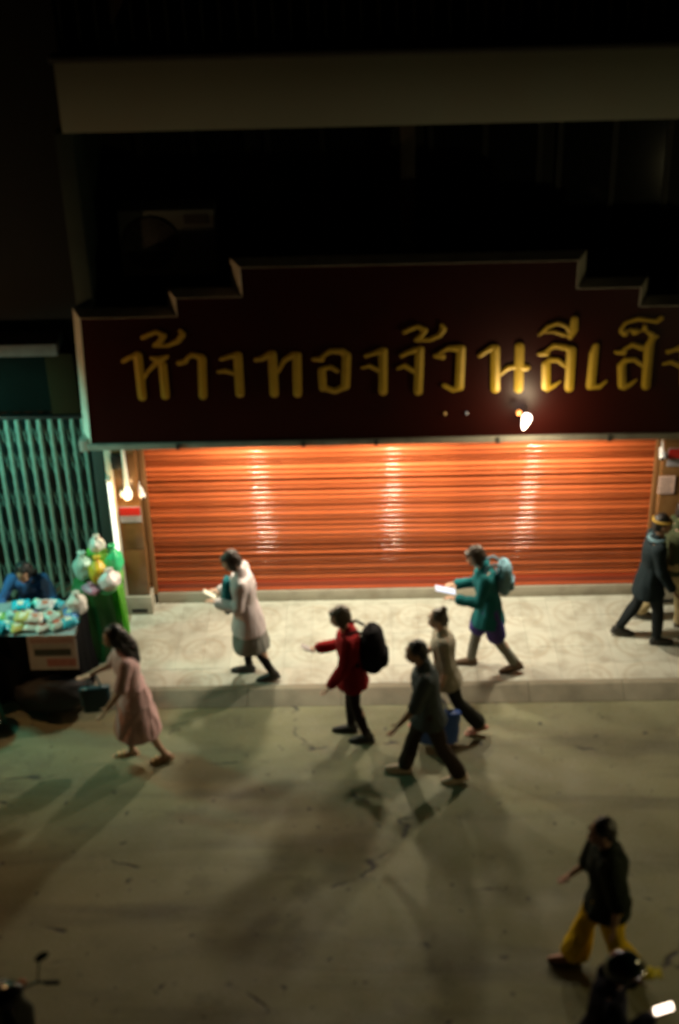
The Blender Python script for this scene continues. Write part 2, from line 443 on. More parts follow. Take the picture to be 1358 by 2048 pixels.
GLYPHS = [
    ("ho", [[(-2372,3462,23),(-2301,3503,29),(-2233,3519,40)],[(-2217,3519,55),(-2216,3066,55)],[(-2194,3239,17),(-2128,3347,20),(-2043,3430,29)],[(-2081,3492,23),(-2006,3466,52),(-1925,3506,23)],[(-1979,3405,52),(-1980,3073,52)]]),
    ("mt", [[(-2148,3715,26),(-2091,3743,26),(-2011,3774,23),(-1939,3728,34),(-1982,3669,34),(-2047,3629,17)],[(-2047,3623,17),(-1904,3626,23),(-1801,3671,32),(-1752,3735,37),(-1770,3777,23)]]),
    ("aa", [[(-1810,3431,34),(-1742,3448,29)],[(-1740,3472,20),(-1670,3518,29),(-1595,3492,43)],[(-1580,3468,52),(-1599,3064,52)]]),
    ("ngo", [[(-1387,3463,23),(-1297,3492,29),(-1219,3508,40)],[(-1220,3496,55),(-1223,3080,55)],[(-1430,3325,17),(-1352,3335,29),(-1254,3296,26)]]),
    ("tho", [[(-1043,3449,26),(-976,3460,32),(-897,3506,40)],[(-875,3500,55),(-874,3072,55)],[(-824,3305,17),(-757,3437,29),(-655,3495,40)],[(-628,3482,55),(-639,3067,55)]]),
    ("o", [[(-469,3442,23),(-381,3440,34)],[(-380,3464,20),(-290,3528,29),(-181,3520,40),(-127,3470,46)],[(-133,3458,55),(-151,3142,55)],[(-157,3130,40),(-258,3083,34),(-380,3123,34)],[(-385,3307,49),(-380,3123,49)],[(-385,3331,29),(-295,3353,23),(-230,3303,23)]]),
    ("ngo", [[(60,3466,26),(127,3488,23),(204,3511,40)],[(231,3510,55),(227,3071,55)],[(14,3334,14),(92,3356,23),(185,3303,26)]]),
    ("ngo", [[(415,3458,26),(476,3493,26),(553,3515,40)],[(597,3514,55),(582,3064,55)],[(371,3320,14),(443,3349,26),(537,3284,26)]]),
    ("mt", [[(441,3714,26),(496,3742,26),(572,3774,23),(648,3727,34),(610,3669,34),(550,3629,17)],[(550,3623,17),(692,3625,23),(790,3671,32),(833,3735,37),(811,3776,23)]]),
    ("wo", [[(751,3451,26),(828,3437,34)],[(795,3480,17),(882,3531,26),(981,3523,46)],[(1008,3517,55),(999,3116,55)],[(1010,3091,34),(933,3068,29),(843,3120,26)]]),
    ("no", [[(1196,3440,26),(1256,3487,26),(1320,3521,40)],[(1348,3509,55),(1362,3071,55)],[(1589,3527,55),(1596,3065,55)],[(1407,3229,17),(1482,3301,26),(1570,3311,29)],[(1603,3298,52),(1669,3296,34),(1705,3295,6)]]),
    ("lo", [[(1788,3444,23),(1859,3449,37)],[(1847,3467,17),(1931,3531,29),(2042,3510,34),(2120,3479,34)],[(2104,3479,55),(2106,3066,55)],[(2065,3299,23),(1973,3374,26),(1895,3376,29),(1854,3328,46)],[(1860,3316,52),(1871,3083,52)],[(1889,3058,34),(1954,3094,23),(2018,3142,7)]]),
    ("ii", [[(1778,3653,14),(1856,3734,23),(1951,3773,20),(2029,3742,20),(2087,3682,34)],[(1815,3676,9),(1924,3680,17),(2035,3641,23)],[(2117,3810,40),(2112,3705,52),(2084,3628,34)]]),
    ("e", [[(2347,3521,34),(2331,3438,52),(2321,3085,55)],[(2322,3073,34),(2411,3071,26),(2479,3131,9)]]),
    ("so", [[(2550,3445,20),(2627,3443,34)],[(2624,3473,17),(2708,3525,26),(2809,3487,34)],[(2873,3509,55),(2877,3072,55)],[(2825,3294,23),(2743,3362,26),(2655,3358,29),(2616,3298,43)],[(2617,3286,49),(2638,3078,49)],[(2656,3059,34),(2721,3088,23),(2783,3142,7)],[(2873,3509,46),(2908,3603,34),(2946,3608,17)]]),
    ("tk", [[(2593,3670,34),(2621,3651,40)],[(2576,3682,17),(2624,3763,17),(2740,3801,23),(2860,3781,20),(2926,3768,23),(2967,3802,29)],[(2713,3661,34),(2734,3666,34)],[(2642,3669,11),(2673,3692,11),(2717,3679,11)],[(2812,3712,29),(2825,3688,23)],[(2762,3666,9),(2815,3682,11),(2872,3640,29),(2907,3615,34)]]),
    ("ngo", [[(3065,3439,26),(3129,3461,23),(3203,3483,40)],[(3230,3483,55),(3274,3045,55)],[(3033,3307,14),(3108,3329,23),(3207,3276,26)]]),
]

GW = {'mt': 'tone_mark', 'ii': 'vowel_mark', 'tk': 'vowel_mark'}
goldm = M('gold_leaf_letter', (.50, .32, .022), .45, .12, var=.18, scale=9, bump=.08, bscale=60)
def glyph_mesh(strokes, y0, slope=.26):
    st = [[(x / 1000, z / 1000, w / 1000 * .82) for x, z, w in s] for s in strokes]
    allp = [p for s in st for p in s]; h = .010; pad = .08
    x0, x1 = min(p[0] for p in allp) - pad, max(p[0] for p in allp) + pad
    z0, z1 = min(p[1] for p in allp) - pad, max(p[1] for p in allp) + pad
    X, Z = np.meshgrid(np.arange(x0, x1, h), np.arange(z0, z1, h), indexing='ij')
    S = np.full(X.shape, -9.0)
    for s in st:
        for (ax, az, ar), (bx_, bz, br) in zip(s, s[1:]):
            dx, dz = bx_ - ax, bz - az; L2 = dx * dx + dz * dz
            t = np.clip(((X - ax) * dx + (Z - az) * dz) / L2, 0, 1)
            S = np.maximum(S, ar + (br - ar) * t - np.hypot(X - ax - dx * t, Z - az - dz * t))
    bm = bmesh.new(); vc = {}
    def gv(i, j):
        k = (i, j)
        if k not in vc: vc[k] = bm.verts.new((X[i, j], y0 - .02 - S[i, j] * slope, Z[i, j]))
        return vc[k]
    def ev(i, j, k, l):
        key = tuple(sorted(((i, j), (k, l))))
        if key not in vc:
            t = S[i, j] / (S[i, j] - S[k, l])
            vc[key] = bm.verts.new((X[i, j] + (X[k, l] - X[i, j]) * t, y0 - .02, Z[i, j] + (Z[k, l] - Z[i, j]) * t))
        return vc[key]
    ni, nj = S.shape
    for i in range(ni - 1):
        for j in range(nj - 1):
            cs = [(i, j), (i + 1, j), (i + 1, j + 1), (i, j + 1)]
            ins = [S[c_] > 0 for c_ in cs]
            if not any(ins): continue
            poly = []
            for k in range(4):
                k2 = (k + 1) % 4
                if ins[k]: poly.append(gv(*cs[k]))
                if ins[k] != ins[k2]: poly.append(ev(*cs[k], *cs[k2]))
            poly = list(dict.fromkeys(poly))
            if len(poly) >= 3:
                try: bm.faces.new(poly)
                except ValueError: pass
    be = [e for e in bm.edges if len(e.link_faces) == 1]
    r = bmesh.ops.extrude_edge_only(bm, edges=be)
    for v in r['geom']:
        if isinstance(v, bmesh.types.BMVert): v.co.y = y0 + .0
    return bm
for nm, st in GLYPHS:
    link(GW.get(nm, 'letter'), fin(glyph_mesh(st, FY - .001), 'letter'), goldm, sign)
# ================================================================== LAMPS AND SMALL FIXTURES
def light(name, kind, loc, key, parent=None, radius=.05, spot=None, blend=.6, rot=(0, 0, 0), scale=1.0):
    d = bpy.data.lights.new(name, kind); d.energy = LAMP[key]['power'] * scale; d.color = LAMP[key]['color']
    d.shadow_soft_size = radius
    if kind == 'SPOT': d.spot_size = rad(spot); d.spot_blend = blend
    o = bpy.data.objects.new(name, d); COL.objects.link(o); o.location = loc; o.rotation_euler = rot
    if parent: o.parent = parent
    return o
bulbm = M('bulb_lit', (.9, .88, .8), .4, emit=(1, .9, .68), estr=14)
white_plastic = M('white_plastic', (.72, .70, .66), .4)
dark_metal = M('dark_metal', (.05, .05, .05), .4, .7)
dl_names = ['first downlight under the sign, nearest the brown pillar by the gate', 'middle one of the three downlights under the sign', 'downlight under the sign closest to the pillar with the paper notice']
bm = bmesh.new(); lathe(bm, [(.065, 0), (.07, -.01), (.055, -.05), (.050, -.05), (.045, -.012)], 20); dl_house = fin(bm, 'housing', 40); dl_house.materials.append(white_plastic)
bm = bmesh.new(); lathe(bm, [(.02, -.012), (.034, -.024), (.036, -.034), (.028, -.045), (.01, -.05)], 16); dl_bulb = fin(bm, 'bulb', 60); dl_bulb.materials.append(bulbm)
for x, lb in zip((-1.23, .36, 2.01), dl_names):
    t = empty('downlight', (x, -.40, 2.52)); tag(t, lb, 'lamp', 'downlights under the shop sign')
    link('housing', dl_house, None, t); link('bulb', dl_bulb, None, t)
    light('downlight_glow', 'SPOT', (0, 0, -.06), 'downlight', t, .075, 176, .45, (rad(-4), 0, 0))

# bright vertical tube on the pilaster corner
t = empty('tube_lamp', (-2.775, .03, 1.27)); tag(t, 'upright lit white tube lamp on the pillar corner beside the gate', 'lamp')
bm = bmesh.new(); tube(bm, [(0, 0, -.56), (0, 0, .50)], .022, 14); link('tube', fin(bm, 'tube', 50), M('tube_lit', (.9, .9, .85), .4, emit=(1, .93, .78), estr=1.7), t)
bm = bmesh.new(); bx(bm, -.035, .035, .024, .055, -.60, .54, .006); link('batten', fin(bm, 'batten', 40), white_plastic, t)
for z in (-.585, .525):
    bm = bmesh.new(); bx(bm, -.028, .028, -.028, .024, z - .018, z + .018, .006); link('end_cap', fin(bm, 'end_cap', 40), white_plastic, t)

# hanging bulb on a white rod in front of the pilaster
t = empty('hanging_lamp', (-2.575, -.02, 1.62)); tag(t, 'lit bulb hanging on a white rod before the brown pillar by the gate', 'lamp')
bm = bmesh.new(); tube(bm, [(0, 0, .12), (0, 0, .50), (0, 0, .86)], [.028, .02, .02], 10); link('rod', fin(bm, 'rod', 50), M('white_rod_glow', (.75, .72, .62), .5, emit=(1, .9, .65), estr=.12), t)  # the rod is given a faint glow so it looks lit
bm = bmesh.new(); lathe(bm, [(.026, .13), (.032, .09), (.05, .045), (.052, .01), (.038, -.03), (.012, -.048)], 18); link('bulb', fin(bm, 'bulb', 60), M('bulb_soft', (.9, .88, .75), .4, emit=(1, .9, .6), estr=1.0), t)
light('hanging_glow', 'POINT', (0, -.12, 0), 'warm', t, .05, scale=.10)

def cctv(loc, rz, label):
    t = empty('security_camera', loc, rz); tag(t, label, 'camera', 'security cameras by the shutter')
    bm = bmesh.new(); tube(bm, [(0, .10, 0), (0, -.05, -.02)], .032, 14); ball(bm, (0, -.05, -.02), .032); link('body', fin(bm, 'body', 50), M('cctv_white_glow', (.85, .83, .78), .35, emit=(1, .95, .85), estr=.22), t)  # body glows faintly: its lit look is put into the emission
    bm = bmesh.new(); tube(bm, [(0, -.075, -.024), (0, -.086, -.026)], .02, 12); link('lens', fin(bm, 'lens', 50), glassm, t)
    bm = bmesh.new(); tube(bm, [(0, .08, .02), (0, .09, .07), (0, .20, .075)], .012, 8); link('bracket', fin(bm, 'bracket', 50), white_plastic, t)
    return t
cctv((-2.44, .08, 1.60), rad(20), 'small white security camera at the top left edge of the red shutter')
cctv((3.25, .05, 1.98), rad(-10), 'small white security camera beside the red notice plate on the far pillar')
t = empty('junction_box', (-2.66, .03, 2.03)); tag(t, 'small black box with cable high on the brown pillar by the gate', 'box')
bm = bmesh.new(); bx(bm, -.06, .06, -.05, .03, -.08, .09, .01); link('case', fin(bm, 'case', 40), M('black_plastic', (.015, .015, .015), .4), t)
bm = bmesh.new(); tube(bm, [(0, 0, -.08), (.02, -.01, -.2), (.06, 0, -.32), (.05, .02, -.42)], .009, 8); link('cable', fin(bm, 'cable', 60), M('brown_cable', (.12, .05, .02), .5), t)
bm = bmesh.new(); ball(bm, (.02, -.02, -.40), (.03, .03, .05)); link('plug', fin(bm, 'plug', 60), white_plastic, t)

def plate(name, cat, loc, w, h, label, c0, c1, split, lines):
    """a small printed notice: backing, coloured head band, text lines"""
    t = empty(name, loc); tag(t, label, cat)
    bm = bmesh.new(); bx(bm, -w / 2, w / 2, -.006, .004, -h / 2, h / 2, .002); link('backing', fin(bm, 'backing'), c1, t)
    if split:
        bm = bmesh.new(); bx(bm, -w / 2 + .004, w / 2 - .004, -.0095, -.0065, h / 2 - h * split, h / 2 - .004); link('header', fin(bm, 'header'), c0, t)
    bm = bmesh.new()
    for k in range(lines):
        z = h / 2 - h * split - (k + .7) * (h * (1 - split)) / (lines + .4); ww = w * (.38 - .06 * (k % 3))
        x = -ww
        while x < ww - .012:
            l = rng.uniform(.010, .03); bx(bm, x, min(ww, x + l), -.0085, -.0065, z - .006, z + .006); x += l + .008
    link('print', fin(bm, 'print'), M('print_dark', (.10, .09, .09), .7), t)
redp = M('notice_red', (.34, .010, .008), .45); greyp = M('notice_grey', (.30, .28, .31), .5); pinkp = M('notice_pink', (.62, .42, .36), .6)
plate('notice_plate', 'notice', (-2.585, .052, 1.34), .24, .20, 'red and pale notice plate on the brown pillar by the gate', redp, greyp, .55, 2)
plate('notice_plate', 'notice', (3.43, .052, 1.93), .24, .22, 'red and pale notice plate high on the far pillar', redp, greyp, .58, 2)
plate('paper_notice', 'notice', (3.33, .05, 1.585), .18, .22, 'pinkish paper notice taped below the red plate', pinkp, pinkp, 0.0, 5)

# small lit lamp on the sign face
t = empty('sign_lamp', (1.66, -.52, 2.80)); tag(t, 'small glaring lamp in front of the sign below the bright gold letters', 'lamp')
bm = bmesh.new(); tube(bm, [(.02, .018, .07), (.01, -.10, .06), (0, -.18, .03)], .006, 8); link('arm', fin(bm, 'arm', 60), dark_metal, t)
bm = bmesh.new(); lathe(bm, [(.010, -.10), (.032, -.05), (.043, .0), (.050, .04), (.036, .07)], 18, Matrix.Translation((0, -.19, 0)) @ Matrix.Rotation(rad(14), 4, 'Y')); link('bulb', fin(bm, 'bulb', 60), M('sign_bulb_lit', (.9, .9, .9), .3, emit=(1, .86, .74), estr=6), t)
bm = bmesh.new(); ball(bm, (-.07, -.15, .075), (.026, .02, .03)); link('pilot_light', fin(bm, 'pilot_light', 60), M('pilot_orange', (.8, .3, .1), .4, emit=(1, .35, .08), estr=1.6), t)
light('sign_glow', 'POINT', (.04, -.38, .0), 'sign', t, .10)
for x, s, lb, e in ((.86, .016, 'tiny orange indicator lamp low on the maroon sign', (1, .5, .1)), (1.08, .014, 'tiny dim white indicator lamp low on the maroon sign', (.8, .8, .75))):
    t = empty('indicator_lamp', (x, -.505, 2.80)); tag(t, lb, 'lamp')
    bm = bmesh.new(); tube(bm, [(0, .004, 0), (0, -.018, 0)], s, 10); ball(bm, (0, -.02, 0), s * .8); link('lens', fin(bm, 'lens', 60), M('ind%s' % lb[5:8], (.4, .3, .2), .4, emit=e, estr=.22), t)

# air conditioner on brackets above the sign
t = empty('air_conditioner', (-1.92, .42, 4.06)); tag(t, 'grey outdoor air conditioner unit with round fan above the sign', 'air conditioner')
acm = M('ac_casing', (.13, .15, .145), .5, var=.12, dark=(.09, .10, .10))
bm = bmesh.new(); bx(bm, -.49, .49, -.18, .18, 0, .70, .02); link('casing', fin(bm, 'casing', 40), acm, t)
blk = M('ac_black', (.02, .02, .02), .6)
bm = bmesh.new(); lathe(bm, [(.27, 0), (.28, .012), (.26, .018), (.10, .022)], 32, Matrix.Translation((-.17, -.181, .36)) @ Matrix.Rotation(rad(90), 4, 'X')); link('fan_opening', fin(bm, 'fan_opening', 40), blk, t)
bm = bmesh.new()
for r in (.07, .12, .17, .22, .26): 
    pts = [(-.17 + r * math.cos(a_), -.207, .36 + r * math.sin(a_)) for a_ in np.linspace(0, 2 * math.pi, 29)]
    tube(bm, pts, .004, 5, False)
for a_ in np.linspace(0, 2 * math.pi, 9)[:-1]: tube(bm, [(-.17 + .03 * math.cos(a_), -.207, .36 + .03 * math.sin(a_)), (-.17 + .27 * math.cos(a_), -.207, .36 + .27 * math.sin(a_))], .004, 5)
link('fan_guard', fin(bm, 'fan_guard', 60), M('guard_grey', (.10, .10, .10), .5), t)
bm = bmesh.new(); bx(bm, .18, .42, -.187, -.181, .55, .65, .003); link('name_plate', fin(bm, 'name_plate'), blk, t)
for x in (-.35, .35):
    bm = bmesh.new(); bx(bm, x - .02, x + .02, -.17, .82, -.045, -.002, .004); tube(bm, [(x, -.10, -.03), (x, .80, -.42)], .014, 8); link('bracket', fin(bm, 'bracket', 40), dark_metal, t)

# ================================================================== NEIGHBOUR WITH THE FOLDING GATE
nb = empty('neighbour_building'); tag(nb, 'dark neighbouring shophouse with a teal folding metal gate', 'building')
tealwall = M('green_render', (.005, .007, .006), 1.0, var=.2, spec=.05, dark=(.003, .004, .0035))
box('upper_wall', -9.0, -2.87, .62, 1.3, 2.40, 9.5, M('neighbour_dark', (.009, .009, .0085), .9), nb)
box('dark_interior', -9.0, -2.87, .75, .8, -.02, 2.40, M('interior_black', (.012, .014, .013), .8), nb)
box('end_pier', -2.985, -2.865, .30, .62, -.02, 2.40, M('pier_dark', (.05, .055, .05), .8), nb)
box('lintel_panel', -9.0, -3.37, .46, .61, 2.44, 3.18, tealwall, nb)
box('meter_box', -3.36, -3.05, .33, .61, 2.46, 3.18, M('brown_box', (.020, .013, .006), 1.0, spec=.05, dark=(.012, .009, .004)), nb, .012)
box('awning_edge', -9.0, -3.19, .22, .61, 3.20, 3.34, M('awning_pale', (.15, .13, .125), .95, spec=.1, var=.35, scale=8, dark=(.12, .10, .10), dscale=7), nb, .01)
gate = empty('folding_gate', parent=nb)
gatem = M('teal_gate_paint', (.30, .46, .40), .42, .15, var=.15, scale=8, dark=(.16, .26, .23), dscale=6)
bm = bmesh.new(); bx(bm, -.022, .022, -.012, .012, 0, 2.38, .004); bx(bm, -.008, .008, -.022, -.0125, 0, 2.38, 0); bar_me = fin(bm, 'bar'); bar_me.materials.append(gatem)
bm = bmesh.new(); bx(bm, -.007, .007, -.003, .003, -.225, .225, 0); strip_me = fin(bm, 'lattice_strip'); strip_me.materials.append(M('teal_lattice', (.12, .20, .17), .5, .2))
xb = [-3.06 - i * .121 for i in range(16)]
for i, x in enumerate(xb): link('bar', bar_me, None, gate, (x, .40 + (.02 if i % 2 else 0), .02), (0, 0, rng.uniform(-.15, .15)))
for x0, x1 in zip(xb, xb[1:]):
    for z in (.38, .86, 1.34, 1.82, 2.15):
        for s in (-1, 1):
            o = link('lattice_strip', strip_me, None, gate, ((x0 + x1) / 2, .440 + .009 * s, z), (0, s * .27 , 0))
for z in (.005, 2.405):
    box('track', -5.2, -2.99, .36, .44, z - .02, z + .02, dark_metal, gate, .003)

# ================================================================== VENDOR STALL
t = empty('vendor_table', (-3.9, -1.25, 0)); tag(t, 'market table with black skirt cloth and a pale printed poster', 'table')
bm = bmesh.new(); bx(bm, -1.1, .90, -.32, .30, .84, .87, .008); link('tabletop', fin(bm, 'tabletop', 40), M('table_board', (.20, .30, .32), .6), t)
legm = M('table_leg_steel', (.30, .30, .30), .4, .8)
bm = bmesh.new(); tube(bm, [(0, 0, 0), (0, 0, .84)], .016, 10); lm = fin(bm, 'leg', 40); lm.materials.append(legm)
for x in (-1.02, .82):
    for y in (-.25, .24): link('leg', lm, None, t, (x, y, 0))
# pleated skirt cloth along the front and the end
bm = bmesh.new(); path = []
for s in np.linspace(0, 1, 90): path.append((-1.1 + 2.02 * s, -.335, (0, -1)))
for s in np.linspace(0, 1, 30): path.append((.92, -.335 + .63 * s, (1, 0)))
rows = []
for j, z in enumerate(np.linspace(.885, .03, 14)):
    row = []
    for i, (x, y, nn) in enumerate(path):
        amp = (.004 + .035 * (1 - z / .8)) * (1 + .5 * noise.noise(Vector((i * .21, z, 3))))
        d = amp * math.sin(i * .55 + .8 * noise.noise(Vector((i * .05, z * 1.5, 0)))) + .05 * max(0, .5 - z)
        row.append(bm.verts.new((x + nn[0] * d, y + nn[1] * d, z)))
    rows.append(row)
for a_, c_ in zip(rows, rows[1:]):
    for i in range(len(path) - 1): bm.faces.new((a_[i], a_[i + 1], c_[i + 1], c_[i]))
bmesh.ops.solidify(bm, geom=bm.faces[:], thickness=.006)
link('skirt_cloth', fin(bm, 'skirt_cloth', 60), cloth('black_skirt', (.010, .010, .011)), t)
# printed poster hung on the skirt
pm = M('poster_paper', (.46, .38, .34), .7, var=.1)
ps = empty('printed_poster', (-3.225, -1.665, .71), 0); tag(ps, 'pale pink printed poster hanging on the black table skirt', 'poster')
bm = bmesh.new(); bx(bm, -.25, .25, -.004, .004, -.19, .22); 
link('sheet', fin(bm, 'sheet'), pm, ps); ps.rotation_euler = (rad(-5), 0, 0)
for nm, (x0, x1, z0, z1), c in (('printed_band', (-.19, .19, -.02, .06), (.05, .05, .035)), ('printed_block', (-.07, .23, -.15, -.06), (.40, .15, .12)), ('printed_header', (-.22, .22, .13, .19), (.36, .22, .19)), ('printed_line', (-.20, .16, .085, .105), (.30, .30, .27))):
    bm = bmesh.new(); bx(bm, x0, x1, -.0065, -.0045, z0, z1); link(nm, fin(bm, nm), M('ink_' + nm, c, .7, var=.3, scale=25), ps)

def sack(name, loc, r, colr, label, cat='bag', seed=0, rough=.35, group=None, trans=0.0):
    """crumpled plastic bag with a tied neck"""
    t = empty(name, loc, rng.uniform(0, 6)); tag(t, label, cat, group)
    bm = bmesh.new()
    bmesh.ops.create_icosphere(bm, subdivisions=4, radius=1)
    for v in bm.verts:
        p = v.co.copy(); f = 1 + .22 * noise.noise(p * 1.7 + Vector((seed, 0, 0))) + .10 * abs(noise.noise(p * 4.1 + Vector((0, seed, 0))))
        z = p.z; nar = 1 if z < .4 else max(.28, 1 - (z - .4) * 1.25)
        v.co = Vector((p.x * f * r[0] * nar, p.y * f * r[1] * nar, max(-.82, z * f) * r[2] + .82 * r[2]))
    m = M('film_' + name + str(colr), colr, rough, var=.25, scale=10, spec=.6)
    link('film', fin(bm, 'film', 180), m, t)
    bm = bmesh.new(); zt = r[2] * 1.75
    for k in range(5):
        a_ = k * 1.25 + seed; tube(bm, [(0, 0, zt * .93), (.018 * math.cos(a_), .018 * math.sin(a_), zt), (r[0] * .35 * math.cos(a_), r[1] * .35 * math.sin(a_), zt + r[2] * .22)], [.012, .009, .016], 6)
    link('tied_neck', fin(bm, 'tied_neck', 180), m, t)
    return t
def packet(loc, dim, rz, c, label, tilt=0, group='packets of goods laid out on the market table'):
    """pillow packet with crimped ends and a printed label"""
    t = empty('packet', loc, rz); tag(t, label, 'packet', group); t.rotation_euler = (tilt, 0, rz)
    bm = bmesh.new(); n1, n2 = 12, 8; lx, ly, h = dim; g = {}
    for s in (0, 1):
        for i in range(n1 + 1):
            for j in range(n2 + 1):
                u_, v_ = i / n1 * 2 - 1, j / n2 * 2 - 1
                e = max(0, (1 - abs(u_) ** 4)) ** .5 * max(0, (1 - v_ ** 4)) ** .5
                z = h / 2 + (h / 2) * e * (1 if s else -1) * (1 + .25 * noise.noise(Vector((u_ * 2 + loc[0] * 9, v_ * 2, s))))
                g[s, i, j] = bm.verts.new((u_ * lx / 2, v_ * ly / 2, z))
    for s in (0, 1):
        for i in range(n1):
            for j in range(n2): bm.faces.new((g[s, i, j], g[s, i + 1, j], g[s, i + 1, j + 1], g[s, i, j + 1]))
    bmesh.ops.remove_doubles(bm, verts=bm.verts[:], dist=.0006)
    link('wrapper', fin(bm, 'wrapper', 50), M('wrap%.2f%.2f%.2f' % c, c, .3, var=.2, scale=22, spec=.6), t)
    bm = bmesh.new(); bx(bm, -lx * .22, lx * .22, -ly * .22, ly * .22, h * .99, h * 1.04, .001)
    lc = (.75, .72, .6) if sum(c) < 1.3 else (.55, .18, .12)
    link('printed_label', fin(bm, 'printed_label'), M('plabel%.1f' % lc[1], lc, .5), t)
    bm = bmesh.new()
    for sx in (-1, 1): bx(bm, sx * lx / 2 - .012, sx * lx / 2 + .012, -ly / 2, ly / 2, h / 2 - .003, h / 2 + .003, .001)
    link('crimped_end', fin(bm, 'crimped_end'), M('wrap%.2f%.2f%.2f' % c, c, .3), t)
CY, WH, YE, TA, PU, BL, GR = (.03, .42, .55), (.66, .68, .64), (.55, .50, .16), (.55, .36, .20), (.30, .22, .42), (.02, .20, .55), (.22, .45, .12)
goods = [(-3.72, -1.42, CY, 'cyan packet at the front of the table'), (-3.60, -1.46, YE, 'yellow packet lying by the front table edge'), (-3.47, -1.44, WH, 'white packet above the poster'),
         (-3.34, -1.46, WH, 'second white packet above the poster, nearer the street corner'), (-3.20, -1.44, (.45, .55, .50), 'grey green packet at the front table edge'), (-3.08, -1.40, CY, 'pale cyan packet at the table corner'),
         (-3.68, -1.24, (.30, .60, .62), 'pale teal packet in the middle of the table'), (-3.52, -1.25, PU, 'purple packet in the middle of the table'), (-3.38, -1.26, BL, 'deep blue packet in the middle of the table'),
         (-3.24, -1.25, TA, 'orange tan packet in the middle of the table'), (-3.10, -1.22, BL, 'deep blue packet near the white bag'), (-3.62, -1.07, TA, 'tan packet at the back by the person in blue'),
         (-3.46, -1.06, (.10, .55, .50), 'turquoise packet at the back by the person in blue'), (-3.30, -1.06, CY, 'bright cyan packet at the back of the table'), (-3.84, -1.28, GR, 'lime green packet on the table by the frame edge')]
for i, (x, y, c, lb) in enumerate(goods):
    packet((x, y, .873), (rng.uniform(.15, .19), rng.uniform(.13, .16), rng.uniform(.05, .09)), rng.uniform(-.6, .6), c, lb)
for i, (x, y, c, lb) in enumerate(((-3.55, -1.38, YE, 'olive yellow packet stacked on top of the front row'), (-3.42, -1.40, (.66, .56, .52), 'pinkish white packet stacked on top of the front row'), (-3.27, -1.36, (.45, .62, .58), 'pale green packet stacked on top of the front row'), (-3.62, -1.16, (.02, .50, .70), 'sky blue packet stacked in the middle of the pile'), (-3.36, -1.16, (.62, .62, .66), 'silver packet stacked in the middle of the pile'))):
    packet((x, y, .955), (.16, .14, .06), rng.uniform(-.8, .8), c, lb, .15)
sack('plastic_bag', (-3.03, -1.15, .87), (.11, .10, .13), (.66, .66, .62), 'puffy white plastic bag at the corner of the market table', seed=3)
sack('plastic_bag', (-3.84, -1.52, .87), (.13, .10, .09), (.02, .45, .62), 'bright cyan plastic bag on the table edge by the frame', seed=5)
bm = bmesh.new()
for s in range(1): 
    bmesh.ops.create_icosphere(bm, subdivisions=4, radius=1)
for v in bm.verts:
    p = v.co.copy(); f = 1 + .12 * noise.noise(p * 1.8) + .05 * noise.noise(p * 5)
    v.co = Vector((p.x * .42 * f, p.y * .20 * f, max(-.9, p.z * f) * .21 + .19))
o = link('black_sack', fin(bm, 'black_sack', 180), M('black_sack_film', (.006, .006, .007), .7), None, (-3.28, -1.60, -.03), (0, 0, .08)); tag(o, 'bulging black sack on the ground under the poster', 'sack')

# green covered stand with bags on top
t = empty('covered_stand', (-2.90, -.66, 0)); tag(t, 'tall stand wrapped in dark green cloth beside the lit tube lamp', 'stand')
bm = bmesh.new(); rings = []; n = 72
for j, z in enumerate(np.linspace(.005, .94, 22)):
    k = z / .94; ring = []
    for i in range(n):
        a_ = 2 * math.pi * i / n
        ca, sa = math.cos(a_), math.sin(a_)
        sq = (abs(ca) ** 5 + abs(sa) ** 5) ** (-1 / 5)
        fold = 1 + (1 - k * .6) * .07 * math.sin(a_ * 11 + 2.2 * noise.noise(Vector((ca * 1.2, sa * 1.2, z * 1.4)))) + .05 * noise.noise(Vector((ca * 2, sa * 2, z * 3)))
        rx = (.22 + .03 * k) ; ry = (.22 + .02 * k)
        ring.append(bm.verts.new((ca * sq * rx * fold + .03 * (1 - k), sa * sq * ry * fold, z)))
    rings.append(ring)
for a_, c_ in zip(rings, rings[1:]):
    for i in range(n): bm.faces.new((a_[i], a_[(i + 1) % n], c_[(i + 1) % n], c_[i]))
bm.faces.new(rings[0][::-1]); bm.faces.new(rings[-1])
link('cloth_cover', fin(bm, 'cloth_cover', 180), M('green_cover', (.018, .15, .036), .6, var=.3, scale=5, bump=.2, bscale=90), t)
bm = bmesh.new(); rows = []
for j, z in enumerate(np.linspace(1.02, .34, 16)):
    k = j / 15; row = []
    for i in range(14):
        s = i / 13
        row.append(bm.verts.new((.285 + .025 * math.sin(s * 9 + z * 4) + .02 * k, -.25 + s * (.30 - .16 * k) , z - .03 * math.sin(s * 5))))
    rows.append(row)
for a_, c_ in zip(rows, rows[1:]):
    for i in range(13): bm.faces.new((a_[i], a_[i + 1], c_[i + 1], c_[i]))
bmesh.ops.solidify(bm, geom=bm.faces[:], thickness=.005)
link('lit_edge_flap', fin(bm, 'lit_edge_flap', 180), M('lime_lit_edge', (.20, .60, .07), .6, var=.2, scale=9), t)  # lime colour carries the tube-lit edge of the green cover
sack('plastic_bag', (-2.86, -.70, .94), (.095, .09, .17), (.66, .48, .03), 'tall mustard yellow bag on top of the green stand', seed=11)
sack('plastic_bag', (-3.04, -.60, .94), (.11, .10, .17), (.40, .62, .55), 'pale teal bag on the gate side of the green stand', seed=12)
sack('plastic_bag', (-2.72, -.50, .94), (.11, .10, .18), (.03, .55, .22), 'bright green bag on top of the stand nearest the tube lamp', seed=13)
sack('plastic_bag', (-2.88, -.48, .94), (.14, .10, .21), (.16, .48, .07), 'leaf green bag standing behind the yellow one', seed=14)
